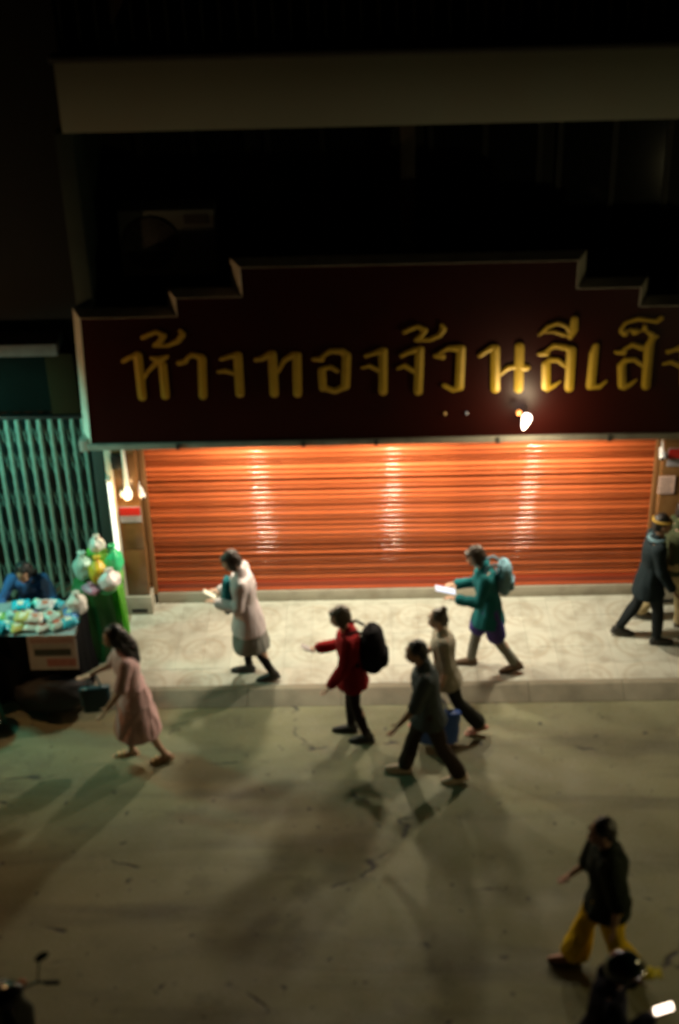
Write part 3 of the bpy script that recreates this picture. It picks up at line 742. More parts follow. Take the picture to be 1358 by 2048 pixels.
sack('plastic_bag', (-2.73, -.78, .91), (.12, .11, .13), (.72, .64, .64), 'puffy pinkish white bag at the front of the green stand', seed=15)
sack('plastic_bag', (-2.88, -.50, 1.22), (.08, .08, .10), (.68, .70, .64), 'small white bag topmost on the green stand', seed=16)
sack('plastic_bag', (-2.93, -.84, .89), (.11, .07, .07), (.45, .25, .36), 'flat pink and purple bag hanging over the front of the stand', seed=17)

# plastic stool at the frame edge
t = empty('plastic_stool', (-3.98, -1.86, -.12)); tag(t, 'teal plastic stool on the street at the edge of the market table', 'stool')
tealp = M('teal_plastic', (.05, .26, .22), .4)
bm = bmesh.new(); lathe(bm, [(.02, .43), (.15, .43), (.165, .42), (.165, .395), (.15, .39), (.02, .40)], 24); link('seat', fin(bm, 'seat', 40), tealp, t)
for a_ in range(4):
    q = a_ * math.pi / 2 + .5; bm = bmesh.new(); tube(bm, [(.13 * math.cos(q), .13 * math.sin(q), .40), (.19 * math.cos(q), .19 * math.sin(q), .004)], [.026, .02], 8); link('leg', fin(bm, 'leg', 50), tealp, t)
bm = bmesh.new(); tube(bm, [(.17 * math.cos(q), .17 * math.sin(q), .15) for q in np.linspace(0, 2 * math.pi, 25)], .008, 6, False); link('steel_ring', fin(bm, 'steel_ring', 60), M('chrome', (.7, .7, .68), .15, 1.0), t)

# lamps of the stall and the street, standing outside the picture
t = empty('stall_lamp', (-4.75, -1.0, 2.95)); tag(t, 'green tinted tube lamp hanging over the market stall', 'lamp')
bm = bmesh.new(); tube(bm, [(-.4, 0, 0), (.4, 0, 0)], .016, 10); link('tube', fin(bm, 'tube', 60), M('teal_tube_lit', (.8, .9, .9), .4, emit=(.3, 1, .85), estr=5), t)
bm = bmesh.new(); tube(bm, [(-.3, 0, .02), (-.3, 0, 1.0)], .005, 6); tube(bm, [(.3, 0, .02), (.3, 0, 1.0)], .005, 6); link('cord', fin(bm, 'cord', 60), dark_metal, t)
light('stall_glow', 'SPOT', (0, -.05, -.08), 'stall', t, .16, 140, .6, Vector((1.2, 1.2, -2)).to_track_quat('-Z', 'Y').to_euler())
t = empty('stall_bulb', (-4.7, -2.0, 2.75)); tag(t, 'warm bare bulb at the street side of the market stall', 'lamp')
bm = bmesh.new(); lathe(bm, [(.012, .07), (.018, .04), (.034, 0), (.02, -.03), (.004, -.036)], 14); link('bulb', fin(bm, 'bulb', 60), M('warm_bulb_lit', (.9, .7, .4), .4, emit=(1, .55, .2), estr=8), t)
bm = bmesh.new(); tube(bm, [(0, 0, .07), (0, 0, .9)], .006, 6); link('cord', fin(bm, 'cord', 60), dark_metal, t)
light('bulb_glow', 'POINT', (0, 0, -.06), 'warm', t, .05)
t = empty('street_lamp', (6.2, -6.2, -.12)); tag(t, 'short lamp post with a warm lit head', 'street lamp')
bm = bmesh.new(); tube(bm, [(0, 0, 0), (0, 0, 2.5), (-.2, .15, 2.8), (-.7, .4, 2.9)], [.08, .06, .05, .045], 12); link('pole', fin(bm, 'pole', 60), dark_metal, t)
bm = bmesh.new(); ball(bm, (-.95, .5, 2.90), (.32, .14, .08)); link('lamp_head', fin(bm, 'lamp_head', 60), M('lamp_head_grey', (.3, .3, .3), .5), t)
bm = bmesh.new(); ball(bm, (-.95, .5, 2.82), (.22, .10, .05)); link('lens', fin(bm, 'lens', 60), M('street_lens_lit', (.9, .8, .5), .4, emit=(1, .82, .45), estr=8), t)
light('street_glow', 'POINT', (-.95, .5, 2.70), 'street', t, .14)
# ================================================================== PEOPLE
I3 = Matrix.Identity(3)
def RX(a): return Matrix.Rotation(rad(a), 3, 'X')
class Pose:
    """forward kinematics; local +y is the way the person faces, +x their right hand"""
    def __init__(s, h=1.62, legs=((18, 8, 0), (-22, 25, 25)), arms=((10, 8, 15, 0), (-10, 8, 15, 0)), lean=4, head=12, turn=0, sit=None, width=1.0):
        k = h / 1.65; s.k = k; s.w = width
        hip = Vector((0, 0, 0)); s.hips = []; s.knees = []; s.ankles = []; s.feet = []
        for sd, (t, kn, fp) in zip((1, -1), legs):
            H = Vector((sd * .088 * k, 0, 0))
            a, b = rad(t), rad(t - kn)
            K = H + Vector((sd * .004, math.sin(a), -math.cos(a))) * .405 * k
            A = K + Vector((0, math.sin(b), -math.cos(b))) * .395 * k
            s.hips.append(H); s.knees.append(K); s.ankles.append(A); s.feet.append(-fp)
        low = 9
        for A, fp in zip(s.ankles, s.feet):
            c, n = math.cos(rad(fp)), math.sin(rad(fp))
            for y, z in ((-.05 * k, -.075 * k), (.15 * k, -.075 * k)): low = min(low, A.z + y * n + z * c)
        up = Vector((0, 0, -low if sit is None else sit))
        for L in (s.hips, s.knees, s.ankles):
            for i in range(2): L[i] = L[i] + up
        s.pel = up.copy()
        s.R = RX(-lean); ax = s.R @ Vector((0, 0, 1)); s.ax = ax
        s.chest = s.pel + ax * .34 * k; s.nk = s.pel + ax * .505 * k
        s.sh = []; s.el = []; s.wr = []; s.hd = []
        for sd, (fl, ab, ef, inn) in zip((1, -1), arms):
            S = s.pel + ax * .455 * k + Vector((sd * .172 * k * width, 0, 0))
            d1 = RX(fl) @ Vector((sd * math.sin(rad(ab)), 0, -math.cos(rad(ab))))
            E_ = S + d1 * .28 * k
            d2 = RX(fl + ef) @ Vector((sd * math.sin(rad(ab - inn)), 0, -math.cos(rad(ab - inn))))
            W_ = E_ + d2 * .235 * k
            s.sh.append(S); s.el.append(E_); s.wr.append(W_); s.hd.append(d2.normalized())
        s.HR = Matrix.Rotation(rad(turn), 3, 'Z') @ RX(-lean * .4 - head)
        s.neck_top = s.nk + (s.R @ RX(-head * .5)) @ Vector((0, .012, .085)) * k
        s.hc = s.neck_top + s.HR @ Vector((0, .018, .095)) * k
    def foot(s, i, y, z, x=0):
        return s.ankles[i] + RX(s.feet[i]) @ (Vector((x, y, z)) * s.k)

def torso_secs(p, g=0.0, lo=-.06, hi=.50, wide=1.0):
    """ellipses up the trunk, g = garment ease"""
    k = p.k; T = [(-.09, .150, .105), (0, .168, .118), (.08, .155, .108), (.17, .138, .098), (.27, .152, .112), (.36, .168, .118), (.43, .172 * p.w, .098), (.475, .13 * p.w, .078), (.505, .068, .062)]
    return [(p.pel + p.ax * z * k, (rx * wide + g) * k, (ry * wide + g) * k, p.R) for z, rx, ry in T if lo <= z <= hi]

def hand(bm, W, d, k, side, curl=35):
    """palm, four unequal bent fingers and a thumb leaving the side of the palm"""
    d = d.normalized(); xr = Vector((1, 0, 0))
    xr = (xr - d * xr.dot(d)).normalized(); pn = d.cross(xr)      # palm normal
    for t, w in ((.01, .024), (.035, .032), (.07, .036), (.088, .034)):
        pass
    M3 = Matrix((xr, pn, d)).transposed()
    loft(bm, [(W + d * t * k, w * k, .014 * k, M3) for t, w in ((-.01, .022), (.012, .027), (.045, .036), (.075, .038), (.092, .034))], 12)
    inward = -pn if pn.y < 0 else pn
    for f, (x, L) in enumerate(((-.029, .066), (-.010, .074), (.010, .069), (.028, .054))):
        p0 = W + (d * .085 + xr * x) * k; dd = d.copy(); pts = [p0]
        for seg in range(3):
            a = rad(curl * (seg + .4) * .55); v = d * math.cos(a) + inward * math.sin(a)
            pts.append(pts[-1] + v * L * k * (.42, .33, .25)[seg])
        chain(bm, pts, [.0095 * k, .009 * k, .0085 * k, .0075 * k], 8)
    s_ = -1 if side > 0 else 1
    p0 = W + (d * .03 + xr * s_ * .028) * k
    v1 = (d * .6 + xr * s_ * .75 + inward * .3).normalized(); v2 = (d * .9 + xr * s_ * .2 + inward * .4).normalized()
    chain(bm, [p0, p0 + v1 * .038 * k, p0 + v1 * .038 * k + v2 * .034 * k], [.0125 * k, .0105 * k, .009 * k], 8)

def body_mesh(p, name='body', curl=35, barefoot=True):
    k = p.k; bm = bmesh.new()
    loft(bm, torso_secs(p, -.012), 20)
    chain(bm, [p.nk - p.ax * .04 * k, p.neck_top + p.HR @ Vector((0, .01, .03)) * k], [.055 * k, .050 * k])
    for i in range(2):
        H, K, A = p.hips[i], p.knees[i], p.ankles[i]
        chain(bm, [H, H.lerp(K, .45), K], [.082 * k, .070 * k, .050 * k], 14)
        d = (A - K)
        back = Vector((0, -.014 * k, 0))
        chain(bm, [K, K + d * .3 + back, K + d * .7, A], [.049 * k, .053 * k, .038 * k, .034 * k], 14)
        chain(bm, [A, p.foot(i, -.035, -.045), p.foot(i, .05, -.05), p.foot(i, .12, -.058), p.foot(i, .165, -.062)], [.034 * k, .031 * k, .030 * k, .026 * k, .017 * k], 12)
        S, E_, W_ = p.sh[i], p.el[i], p.wr[i]
        chain(bm, [S, S.lerp(E_, .5), E_], [.050 * k, .043 * k, .036 * k], 12)
        chain(bm, [E_, E_.lerp(W_, .35), W_], [.036 * k, .036 * k, .025 * k], 12)
        hand(bm, W_, p.hd[i], k, 1 if i == 0 else -1, curl)
    # head: skull, jaw, nose, lips, ears
    hc, R = p.hc, p.HR
    at = lambda x, y, z: hc + R @ (Vector((x, y, z)) * k)
    ball(bm, at(0, -.008, .018), (.076 * k, .094 * k, .098 * k), 20, R)
    ball(bm, at(0, .022, -.045), (.058 * k, .066 * k, .070 * k), 18, R)
    ball(bm, at(0, .062, -.088), (.026 * k, .022 * k, .020 * k), 12, R)
    chain(bm, [at(0, .082, .012), at(0, .098, -.018), at(0, .106, -.030)], [.009 * k, .011 * k, .013 * k], 8)
    for sx in (-1, 1):
        ball(bm, at(sx * .010, .094, -.034), .009 * k, 8)
        ball(bm, at(sx * .078, -.006, -.012), (.010 * k, .020 * k, .030 * k), 10, R)
        ball(bm, at(sx * .034, .076, -.030), (.022 * k, .018 * k, .020 * k), 10, R)
        ball(bm, at(sx * .030, .083, .026), (.022 * k, .010 * k, .008 * k), 10, R)
    ball(bm, at(0, .088, -.064), (.021 * k, .010 * k, .009 * k), 10, R)
    return fuse(bm, name, .0075, 2)

def face_parts(p, root):
    k = p.k; hc, R = p.hc, p.HR
    at = lambda x, y, z: hc + R @ (Vector((x, y, z)) * k)
    for sx in (-1, 1):
        bm = bmesh.new(); ball(bm, at(sx * .030, .079, .010), (.0125 * k, .009 * k, .0075 * k), 12, R); link('eye', fin(bm, 'eye', 180), M('eye_white', (.6, .58, .54), .3), root)
        bm = bmesh.new(); ball(bm, at(sx * .030, .0862, .010), (.006 * k, .003 * k, .006 * k), 10, R); link('pupil', fin(bm, 'pupil', 180), M('pupil_dark', (.015, .01, .008), .2), root)
        bm = bmesh.new(); chain(bm, [at(sx * .014, .093, .033), at(sx * .032, .092, .038), at(sx * .048, .080, .033)], [.004 * k, .0045 * k, .003 * k], 6); link('eyebrow', fin(bm, 'eyebrow', 180), M('brow_dark', (.02, .014, .01), .8), root)
    bm = bmesh.new(); chain(bm, [at(-.022, .088, -.063), at(0, .0985, -.062), at(.022, .088, -.063)], [.004 * k, .0065 * k, .004 * k], 8); link('mouth', fin(bm, 'mouth', 180), M('lip_red', (.35, .10, .08), .5), root)

def hair_mesh(p, style):
    k = p.k; hc, R = p.hc, p.HR; bm = bmesh.new()
    at = lambda x, y, z: hc + R @ (Vector((x, y, z)) * k)
    ball(bm, at(0, -.026, .036), (.086 * k, .096 * k, .096 * k), 20, R)
    ball(bm, at(0, -.060, -.01), (.078 * k, .062 * k, .085 * k), 16, R)
    if style in ('bob', 'long', 'fringe'):
        for sx in (-1, 1): ball(bm, at(sx * .070, -.010, -.02), (.026 * k, .050 * k, .085 * k), 14, R)
    if style in ('fringe', 'bob'): ball(bm, at(0, .058, .070), (.066 * k, .035 * k, .030 * k), 14, R)
    if style == 'long':
        b = p.nk + p.R @ Vector((0, -.10, -.16)) * k
        chain(bm, [at(0, -.07, -.02), p.nk + p.R @ Vector((0, -.075, .02)) * k, b], [.078 * k, .080 * k, .045 * k], 12)
        for sx in (-1, 1): chain(bm, [at(sx * .06, -.04, -.03), p.nk + p.R @ Vector((sx * .07, -.05, .0)) * k, b + Vector((sx * .05, 0, .03))], [.04 * k, .045 * k, .025 * k], 10)
    if style == 'pony':
        chain(bm, [at(0, -.10, .03), at(0, -.15, .02), at(0, -.165, -.06), at(0, -.15, -.15)], [.035 * k, .035 * k, .032 * k, .012 * k], 10)
    if style == 'bun': ball(bm, at(0, -.085, .105), .045 * k, 12)
    return fuse(bm, 'hair', .009, 1, .007, 30, hash(style) % 7)

def sleeve(bm, p, i, g, upto=1.0, flare=0.0):
    k = p.k; S, E_, W_ = p.sh[i], p.el[i], p.wr[i]
    chain(bm, [S - Vector((0, 0, .005)), S.lerp(E_, .5), E_], [(.056 + g) * k, (.047 + g) * k, (.042 + g) * k], 12) if upto >= 1 else chain(bm, [S, S.lerp(E_, upto * 2)], [(.056 + g) * k, (.050 + g + flare) * k], 12)
    if upto >= 1: chain(bm, [E_, E_.lerp(W_, .94)], [(.042 + g) * k, (.032 + g + flare) * k], 12)

def top_mesh(p, g=.012, sleeves=1.0, hem=-.10, flare=.03, crease=.008, seed=1, name='top', collar=True):
    """shirt / jacket / coat; hem measured from the hip joint, flare = extra ease at the hem"""
    k = p.k; bm = bmesh.new(); secs = torso_secs(p, g, -.05)
    if hem < -.05:
        low = []
        n = max(2, int(-hem / .08))
        for j in range(n, 0, -1):
            z = hem * j / n
            sp = .5 * (p.knees[0].y + p.knees[1].y - 2 * p.pel.y) * min(1, -z / (.40 * k)) * .35
            spread = abs(p.knees[0].y - p.knees[1].y) * .5 * min(1, -z / (.42 * k)) * .62
            low.append((p.pel + Vector((0, sp, z * k)), (.172 + g + flare * j / n) * k, (.122 + g + flare * j / n) * k + spread, I3))
        secs = low + secs[0:]
    loft(bm, secs, 24)
    for i in range(2): sleeve(bm, p, i, g, sleeves, .006)
    if collar: chain(bm, [p.nk - p.ax * .02 * k, p.nk + p.ax * .022 * k], [.070 * k, .066 * k])
    return fuse(bm, name, .011, 2, crease, 7, seed)

def skirt_mesh(p, length, g=.016, flare=.05, crease=.012, seed=2, name='skirt', topz=.10):
    k = p.k; bm = bmesh.new(); secs = []
    for j in range(9, -1, -1):
        t = j / 9; z = topz - t * (length + topz)
        kz = min(1, max(0, -z) / .42)
        mid = (p.knees[0] + p.knees[1]) / 2 - p.pel
        spread = abs(p.knees[0].y - p.knees[1].y) * .5 * kz * .9
        secs.append((p.pel + Vector((0, mid.y * kz * .8, z * k)), (.15 + g + .02 * min(1, t * 4) + flare * t) * k, (.108 + g + flare * t) * k + spread, I3))
    loft(bm, secs, 28)
    return fuse(bm, name, .011, 2, crease, 8, seed)

def trouser_mesh(p, g=.014, upto=1.0, flare=.0, crease=.008, seed=3, name='trousers'):
    k = p.k; bm = bmesh.new(); loft(bm, torso_secs(p, g - .003, -.1, .10), 20)
    for i in range(2):
        H, K, A = p.hips[i], p.knees[i], p.ankles[i]
        if upto >= 1:
            chain(bm, [H, H.lerp(K, .45), K], [(.086 + g) * k, (.074 + g) * k, (.054 + g) * k], 14)
            chain(bm, [K, K.lerp(A, .35), K.lerp(A, .93)], [(.054 + g) * k, (.056 + g + flare * .4) * k, (.040 + g + flare) * k], 14)
        else:
            e = H.lerp(K, upto * 2) if upto <= .5 else K.lerp(A, (upto - .5) * 2)
            if upto <= .5: chain(bm, [H, e], [(.086 + g) * k, (.074 + g + flare) * k], 14)
            else:
                chain(bm, [H, K], [(.086 + g) * k, (.058 + g) * k], 14); chain(bm, [K, e], [(.058 + g) * k, (.056 + g + flare) * k], 14)
    return fuse(bm, name, .011, 2, crease, 9, seed)

def shoe_mesh(p, i, ankle=0.0):
    k = p.k; bm = bmesh.new()
    chain(bm, [p.foot(i, -.035, -.036), p.foot(i, .045, -.040), p.foot(i, .125, -.050), p.foot(i, .18, -.055)], [.044 * k, .042 * k, .038 * k, .027 * k], 14)
    if ankle: chain(bm, [p.foot(i, -.01, -.02), p.foot(i, -.008, ankle)], [.046 * k, .044 * k], 14)
    me = fuse(bm, 'shoe', .008, 2)
    return me
def sole(p, i, root, m, sandal=None):
    k = p.k; bm = bmesh.new(); R = RX(p.feet[i]); pts = []
    for y, w in ((-.078, .022), (-.06, .034), (-.01, .034), (.05, .036), (.11, .043), (.165, .040), (.20, .022)): pts.append((y, w))
    up = [p.foot(i, y, -.070, -w) for y, w in pts] + [p.foot(i, y, -.070, w) for y, w in reversed(pts)]
    a = [bm.verts.new(v) for v in up]; c = [bm.verts.new(v - R @ Vector((0, 0, .017 * k))) for v in up]
    bm.faces.new(a); bm.faces.new(c[::-1])
    for q in range(len(a)): bm.faces.new((a[q], c[q], c[(q + 1) % len(a)], a[(q + 1) % len(a)]))
    link('sole', fin(bm, 'sole', 40), m, root)
    if sandal:
        bm = bmesh.new()
        tube(bm, [p.foot(i, .085, -.068, -.046), p.foot(i, .09, -.026, -.022), p.foot(i, .09, -.022, .02), p.foot(i, .085, -.068, .046)], .011 * k, 8)
        tube(bm, [p.foot(i, .13, -.07, -.046), p.foot(i, .135, -.035, -.02), p.foot(i, .135, -.034, .02), p.foot(i, .13, -.07, .046)], .010 * k, 8)
        link('strap', fin(bm, 'strap', 60), sandal, root)

skin = lambda n=0: M('skin%d' % n, [(.42, .25, .17), (.48, .30, .21), (.34, .19, .12)][n], .55, var=.06, scale=12, spec=.35)
def person(label, loc, rz, pose, skin_n=0, hair='bob', hairc=(.018, .012, .009), parts=(), shoes=None, sandals=None, sole_c=(.10, .09, .08), curl=35, group=None):
    root = empty('person', loc, rad(rz)); tag(root, label, 'person', group)
    link('body', body_mesh(pose, curl=curl), skin(skin_n), root); face_parts(pose, root)
    if hair: link('hair', hair_mesh(pose, hair), M('hair%s' % (hairc,), hairc, .45, var=.4, scale=30), root)
    for nm, me, m in parts: link(nm, me, m, root)
    for i in range(2):
        if shoes: link('shoe', shoe_mesh(pose, i, shoes[1]), shoes[0], root)
        sole(pose, i, root, M('sole%s' % (sole_c,), sole_c, .8), sandals)
    return root
def world_pt(root, v):
    return root.location + Matrix.Rotation(root.rotation_euler.z, 3, 'Z') @ Vector(v)
def held(name, cat, label, root, at, build, rz=None, tilt=0):
    t = empty(name, world_pt(root, at), root.rotation_euler.z if rz is None else rz); tag(t, label, cat); t.rotation_euler.x = tilt
    for nm, me, m in build: link(nm, me, m, t)
    return t
def phone_parts(e, s, big=1.0):
    bm = bmesh.new(); bx(bm, -.038 * big, .038 * big, -.075 * big, .075 * big, -.004, .004, .003); a = fin(bm, 'case')
    bm = bmesh.new(); bx(bm, -.034 * big, .034 * big, -.070 * big, .070 * big, .0045, .006); c = fin(bm, 'screen')
    return [('case', a, M('phone_case', (.4, .4, .38), .4)), ('screen', c, M('screen%s' % (e,), (.4, .4, .4), .2, emit=e, estr=s))]
def backpack_parts(w, h, d, c, strap_c, trim=None):
    bm = bmesh.new()
    loft(bm, [((0, 0, z * h), w * a, d * b, I3) for z, a, b in ((-.5, .34, .30), (-.46, .46, .42), (-.2, .50, .52), (.1, .49, .50), (.35, .42, .42), (.47, .28, .28), (.5, .16, .16))], 22)
    a = fuse(bm, 'shell', .012, 2, .006, 8, 4)
    bm = bmesh.new(); loft(bm, [((0, -d * .40, z * h), w * q, d * .22, I3) for z, q in ((-.40, .28), (-.36, .34), (-.12, .35), (-.06, .28))], 18); b = fuse(bm, 'front_pocket', .012, 2, .004, 8, 5)
    out = [('shell', a, c), ('front_pocket', b, trim or c)]
    for sx in (-1, 1):
        bm = bmesh.new(); tube(bm, [(sx * w * .22, d * .30, h * .42), (sx * w * .26, d * .62, h * .52), (sx * w * .30, d * 1.1, h * .40), (sx * w * .34, d * 1.15, h * .05), (sx * w * .36, d * .55, -h * .32)], .016, 8)
        out.append(('strap', fin(bm, 'strap', 60), strap_c))
    bm = bmesh.new(); tube(bm, [(-.04, d * .1, h * .48), (-.03, d * .1, h * .56), (.03, d * .1, h * .56), (.04, d * .1, h * .48)], .008, 8); out.append(('handle', fin(bm, 'handle', 60), strap_c))
    return out
def bag_parts(w, h, d, m, handle=.22, seed=0):
    bm = bmesh.new(); n = 40; rings = []
    for j, t in enumerate(np.linspace(0, 1, 14)):
        ring = []
        for i in range(n):
            a_ = 2 * math.pi * i / n; ca, sa = math.cos(a_), math.sin(a_); sq = (abs(ca) ** 4 + abs(sa) ** 4) ** -.25
            f = 1 + .05 * noise.noise(Vector((ca * 2 + seed, sa * 2, t * 3)))
            ring.append(bm.verts.new((ca * sq * d / 2 * f * (1 - .5 * t), sa * sq * w / 2 * f * (.92 + .1 * t), -h + h * t)))
        rings.append(ring)
    for a_, c_ in zip(rings, rings[1:]):
        for i in range(n): bm.faces.new((a_[i], a_[(i + 1) % n], c_[(i + 1) % n], c_[i]))
    bm.faces.new(rings[0][::-1]); bm.faces.new(rings[-1])
    out = [('sack', fin(bm, 'sack', 180), m)]
    for sx in (-1, 1):
        bm = bmesh.new(); tube(bm, [(sx * d * .2, -w * .22, -.01), (sx * .012, -w * .12, handle * .7), (0, 0, handle), (sx * .012, w * .12, handle * .7), (sx * d * .2, w * .22, -.01)], .007, 8); out.append(('handle', fin(bm, 'handle', 60), m))
    return out
PAV, RD = 0.0, -.122
LEFT, RIGHT, TOCAM = 90, -90, 180

# 1 woman in a white coat reading her phone, on the pavement
p = Pose(1.60, ((5, 5, 0), (-12, 10, 16)), ((6, 8, 92, 30), (8, 8, 88, 30)), 5, 24)
w1 = person('person in a white coat and grey skirt reading a glowing phone on the pavement', (-1.24, -1.17, PAV), LEFT, p, 1, 'bob', (.030, .018, .012),
    [('coat', top_mesh(p, .028, 1, -.22, .03, .010, 1, 'coat'), cloth('white_coat', (.60, .52, .52))),
     ('skirt', skirt_mesh(p, .45, .012, .04, .012, 2), cloth('grey_skirt', (.22, .22, .20))),
     ('leggings', trouser_mesh(p, .001, 1, 0, .003), cloth('black_leggings', (.012, .011, .011)))],
    (M('black_leather', (.015, .013, .012), .45), .05))
held('phone', 'phone', 'glowing pale yellow phone held by the person in the white coat', w1, (p.wr[0] + p.wr[1]) / 2 + Vector((0, .10, .03)), phone_parts((1.0, .92, .5), .9), tilt=rad(35))
held('shoulder_bag', 'bag', 'teal bag worn on the chest of the person in the white coat', w1, p.chest + Vector((.0, .165, -.10)), backpack_parts(.25, .40, .12, cloth('teal_bag', (.015, .13, .15)), cloth('teal_strap', (.01, .07, .08)))[:2], rz=rad(LEFT + 180))

# 2 woman in a pink dress walking along the street edge
p = Pose(1.66, ((9, 5, 0), (-9, 16, 15)), ((26, 10, 50, 25), (14, 12, 25, 10)), 6, 14)
w2 = person('person in a pale pink knee length dress stepping off the pavement beside the table', (-2.30, -2.36, RD), LEFT + 10, p, 1, 'long', (.012, .010, .010),
    [('dress', skirt_mesh(p, .50, .02, .055, .016, 5, 'dress'), cloth('pink_dress', (.60, .38, .37))),
     ('bodice', top_mesh(p, .014, .45, -.12, .03, .008, 6, 'bodice'), cloth('pink_bodice', (.62, .41, .40)))], None,
    M('gold_strap', (.6, .42, .2), .3, .6), (.35, .22, .12))
held('handbag', 'bag', 'dark teal handbag hanging from the arm of the person in pink', w2, p.wr[0].lerp(p.el[0], .3) + Vector((.02, .06, -.22)), bag_parts(.30, .26, .14, M('dark_teal_leather', (.02, .06, .075), .35, var=.4), .20, 3))

# 3 person in a red jacket with a black backpack
p = Pose(1.60, ((4, 4, 0), (-3, 14, 8)), ((16, 8, 70, 18), (8, 8, 28, 5)), 5, 12)
w3 = person('person in a red jacket with a big black backpack walking in the street', (-.14, -2.06, RD), LEFT, p, 1, 'fringe', (.10, .07, .045),
    [('jacket', top_mesh(p, .024, 1, -.16, .03, .012, 7, 'jacket'), cloth('red_jacket', (.30, .012, .014))),
     ('trousers', trouser_mesh(p, .004, 1, 0, .005), cloth('black_brown_trousers', (.020, .011, .010)))],
    (M('black_trainer', (.018, .014, .013), .6), .04))
held('backpack', 'backpack', 'big round black backpack on the red jacket', w3, p.chest + p.R @ Vector((0, -.235, -.06)), backpack_parts(.36, .48, .26, cloth('black_backpack', (.009, .008, .009)), cloth('black_strap', (.012, .012, .012))))
held('phone', 'phone', 'dark phone held out by the person in red', w3, p.wr[0] + p.hd[0] * .11 + Vector((0, 0, .02)), phone_parts((.5, .4, .3), .25), tilt=rad(30))

# 4 person in grey striding in the street with pale shoes
p = Pose(1.66, ((19, 5, -4), (-16, 12, 16)), ((-14, 8, 14, 0), (18, 8, 22, 0)), 7, 10)
w4 = person('person in a dark grey top striding in the street in pale shoes', (.60, -2.70, RD), LEFT, p, 2, 'short', (.014, .012, .010),
    [('shirt', top_mesh(p, .018, .5, -.14, .02, .009, 9, 'shirt'), cloth('slate_shirt', (.062, .075, .075))),
     ('trousers', trouser_mesh(p, .014, .97, .01, .008), cloth('dark_brown_trousers', (.045, .032, .024)))],
    (M('pale_canvas', (.62, .47, .34), .7), .0), None, (.6, .5, .4))
# 5 person in beige behind him with a blue bag
p = Pose(1.52, ((20, 10, 0), (-20, 18, 22)), ((12, 8, 30, 0), (-6, 8, 20, 0)), 4, 8)
w5 = person('person in a beige top and dark trousers with pink sandals carrying a blue bag', (.80, -1.98, RD), LEFT, p, 1, 'bun', (.09, .07, .05),
    [('blouse', top_mesh(p, .020, .5, -.16, .03, .010, 11, 'blouse'), cloth('beige_blouse', (.33, .29, .22))),
     ('trousers', trouser_mesh(p, .012, .96, .02, .008), cloth('black_green_trousers', (.024, .024, .018)))], None,
    M('pink_strap', (.60, .26, .20), .5), (.45, .18, .14))
held('shopping_bag', 'bag', 'bright blue shopping bag hanging behind the person in dark grey', w5, p.wr[1] + p.hd[1] * .10 + Vector((-.02, .0, -.20)), bag_parts(.44, .34, .20, M('blue_bag_film', (.025, .085, .34), .45, var=.3, scale=7), .20, 8), rz=rad(LEFT))

# 6 person in teal with a tablet and pale rucksack
p = Pose(1.58, ((16, 7, 0), (-14, 18, 18)), ((10, 10, 84, 26), (14, 10, 80, 26)), 8, 22)
w6 = person('person in a teal jacket and purple shorts looking at a pale blue tablet', (1.31, -1.10, PAV), LEFT, p, 0, 'fringe', (.035, .022, .014),
    [('jacket', top_mesh(p, .022, 1, -.20, .02, .010, 13, 'jacket'), cloth('teal_jacket', (.012, .12, .13))),
     ('shorts', trouser_mesh(p, .020, .42, .02, .008, 3, 'shorts'), cloth('purple_shorts', (.07, .055, .22))),
     ('leggings', trouser_mesh(p, .002, .95, 0, .004, 3, 'leggings'), cloth('grey_leggings', (.20, .20, .17)))],
    (M('brown_boot', (.10, .055, .025), .6), .05), None, (.06, .04, .03))
held('tablet', 'tablet', 'pale blue glowing tablet held out by the person in teal', w6, (p.wr[0] + p.wr[1]) / 2 + Vector((0, .13, .02)), phone_parts((.22, .48, 1.0), .75, 1.5), tilt=rad(15))
held('rucksack', 'backpack', 'pale blue rucksack on the shoulders of the person in teal', w6, p.chest + p.R @ Vector((0, -.20, .03)), backpack_parts(.30, .36, .18, cloth('pale_blue_rucksack', (.16, .30, .36)), cloth('pale_strap', (.12, .2, .24))))

# 7 person in dark clothes at the far pillar
p = Pose(1.60, ((16, 14, 0), (-12, 16, 15)), ((10, 6, 22, 0), (-8, 6, 18, 0)), 4, 6)
w7 = person('person in dark navy clothes with a mustard headband by the far pillar', (3.09, -.62, PAV), RIGHT, p, 2, 'short', (.012, .010, .009),
    [('jacket', top_mesh(p, .022, 1, -.22, .02, .010, 15, 'jacket'), cloth('navy_jacket', (.012, .020, .024))),
     ('trousers', trouser_mesh(p, .014, 1, .0, .008), cloth('navy_trousers', (.014, .018, .020)))],
    (M('black_shoe', (.014, .013, .012), .5), .04))
k = p.k; bm = bmesh.new(); tube(bm, [p.hc + p.HR @ (Vector((.086 * math.cos(a_), .102 * math.sin(a_) - .016, .052)) * k) for a_ in np.linspace(0, 2 * math.pi, 25)], .014, 8, False)
link('headband', fin(bm, 'headband', 60), cloth('mustard_band', (.42, .26, .05)), w7)
bm = bmesh.new(); tube(bm, [p.nk + p.R @ (Vector((.085 * math.cos(a_), .082 * math.sin(a_), .0)) * k) for a_ in np.linspace(0, 2 * math.pi, 25)], .020, 8, False)
link('collar', fin(bm, 'collar', 60), cloth('blue_collar', (.13, .22, .26)), w7)
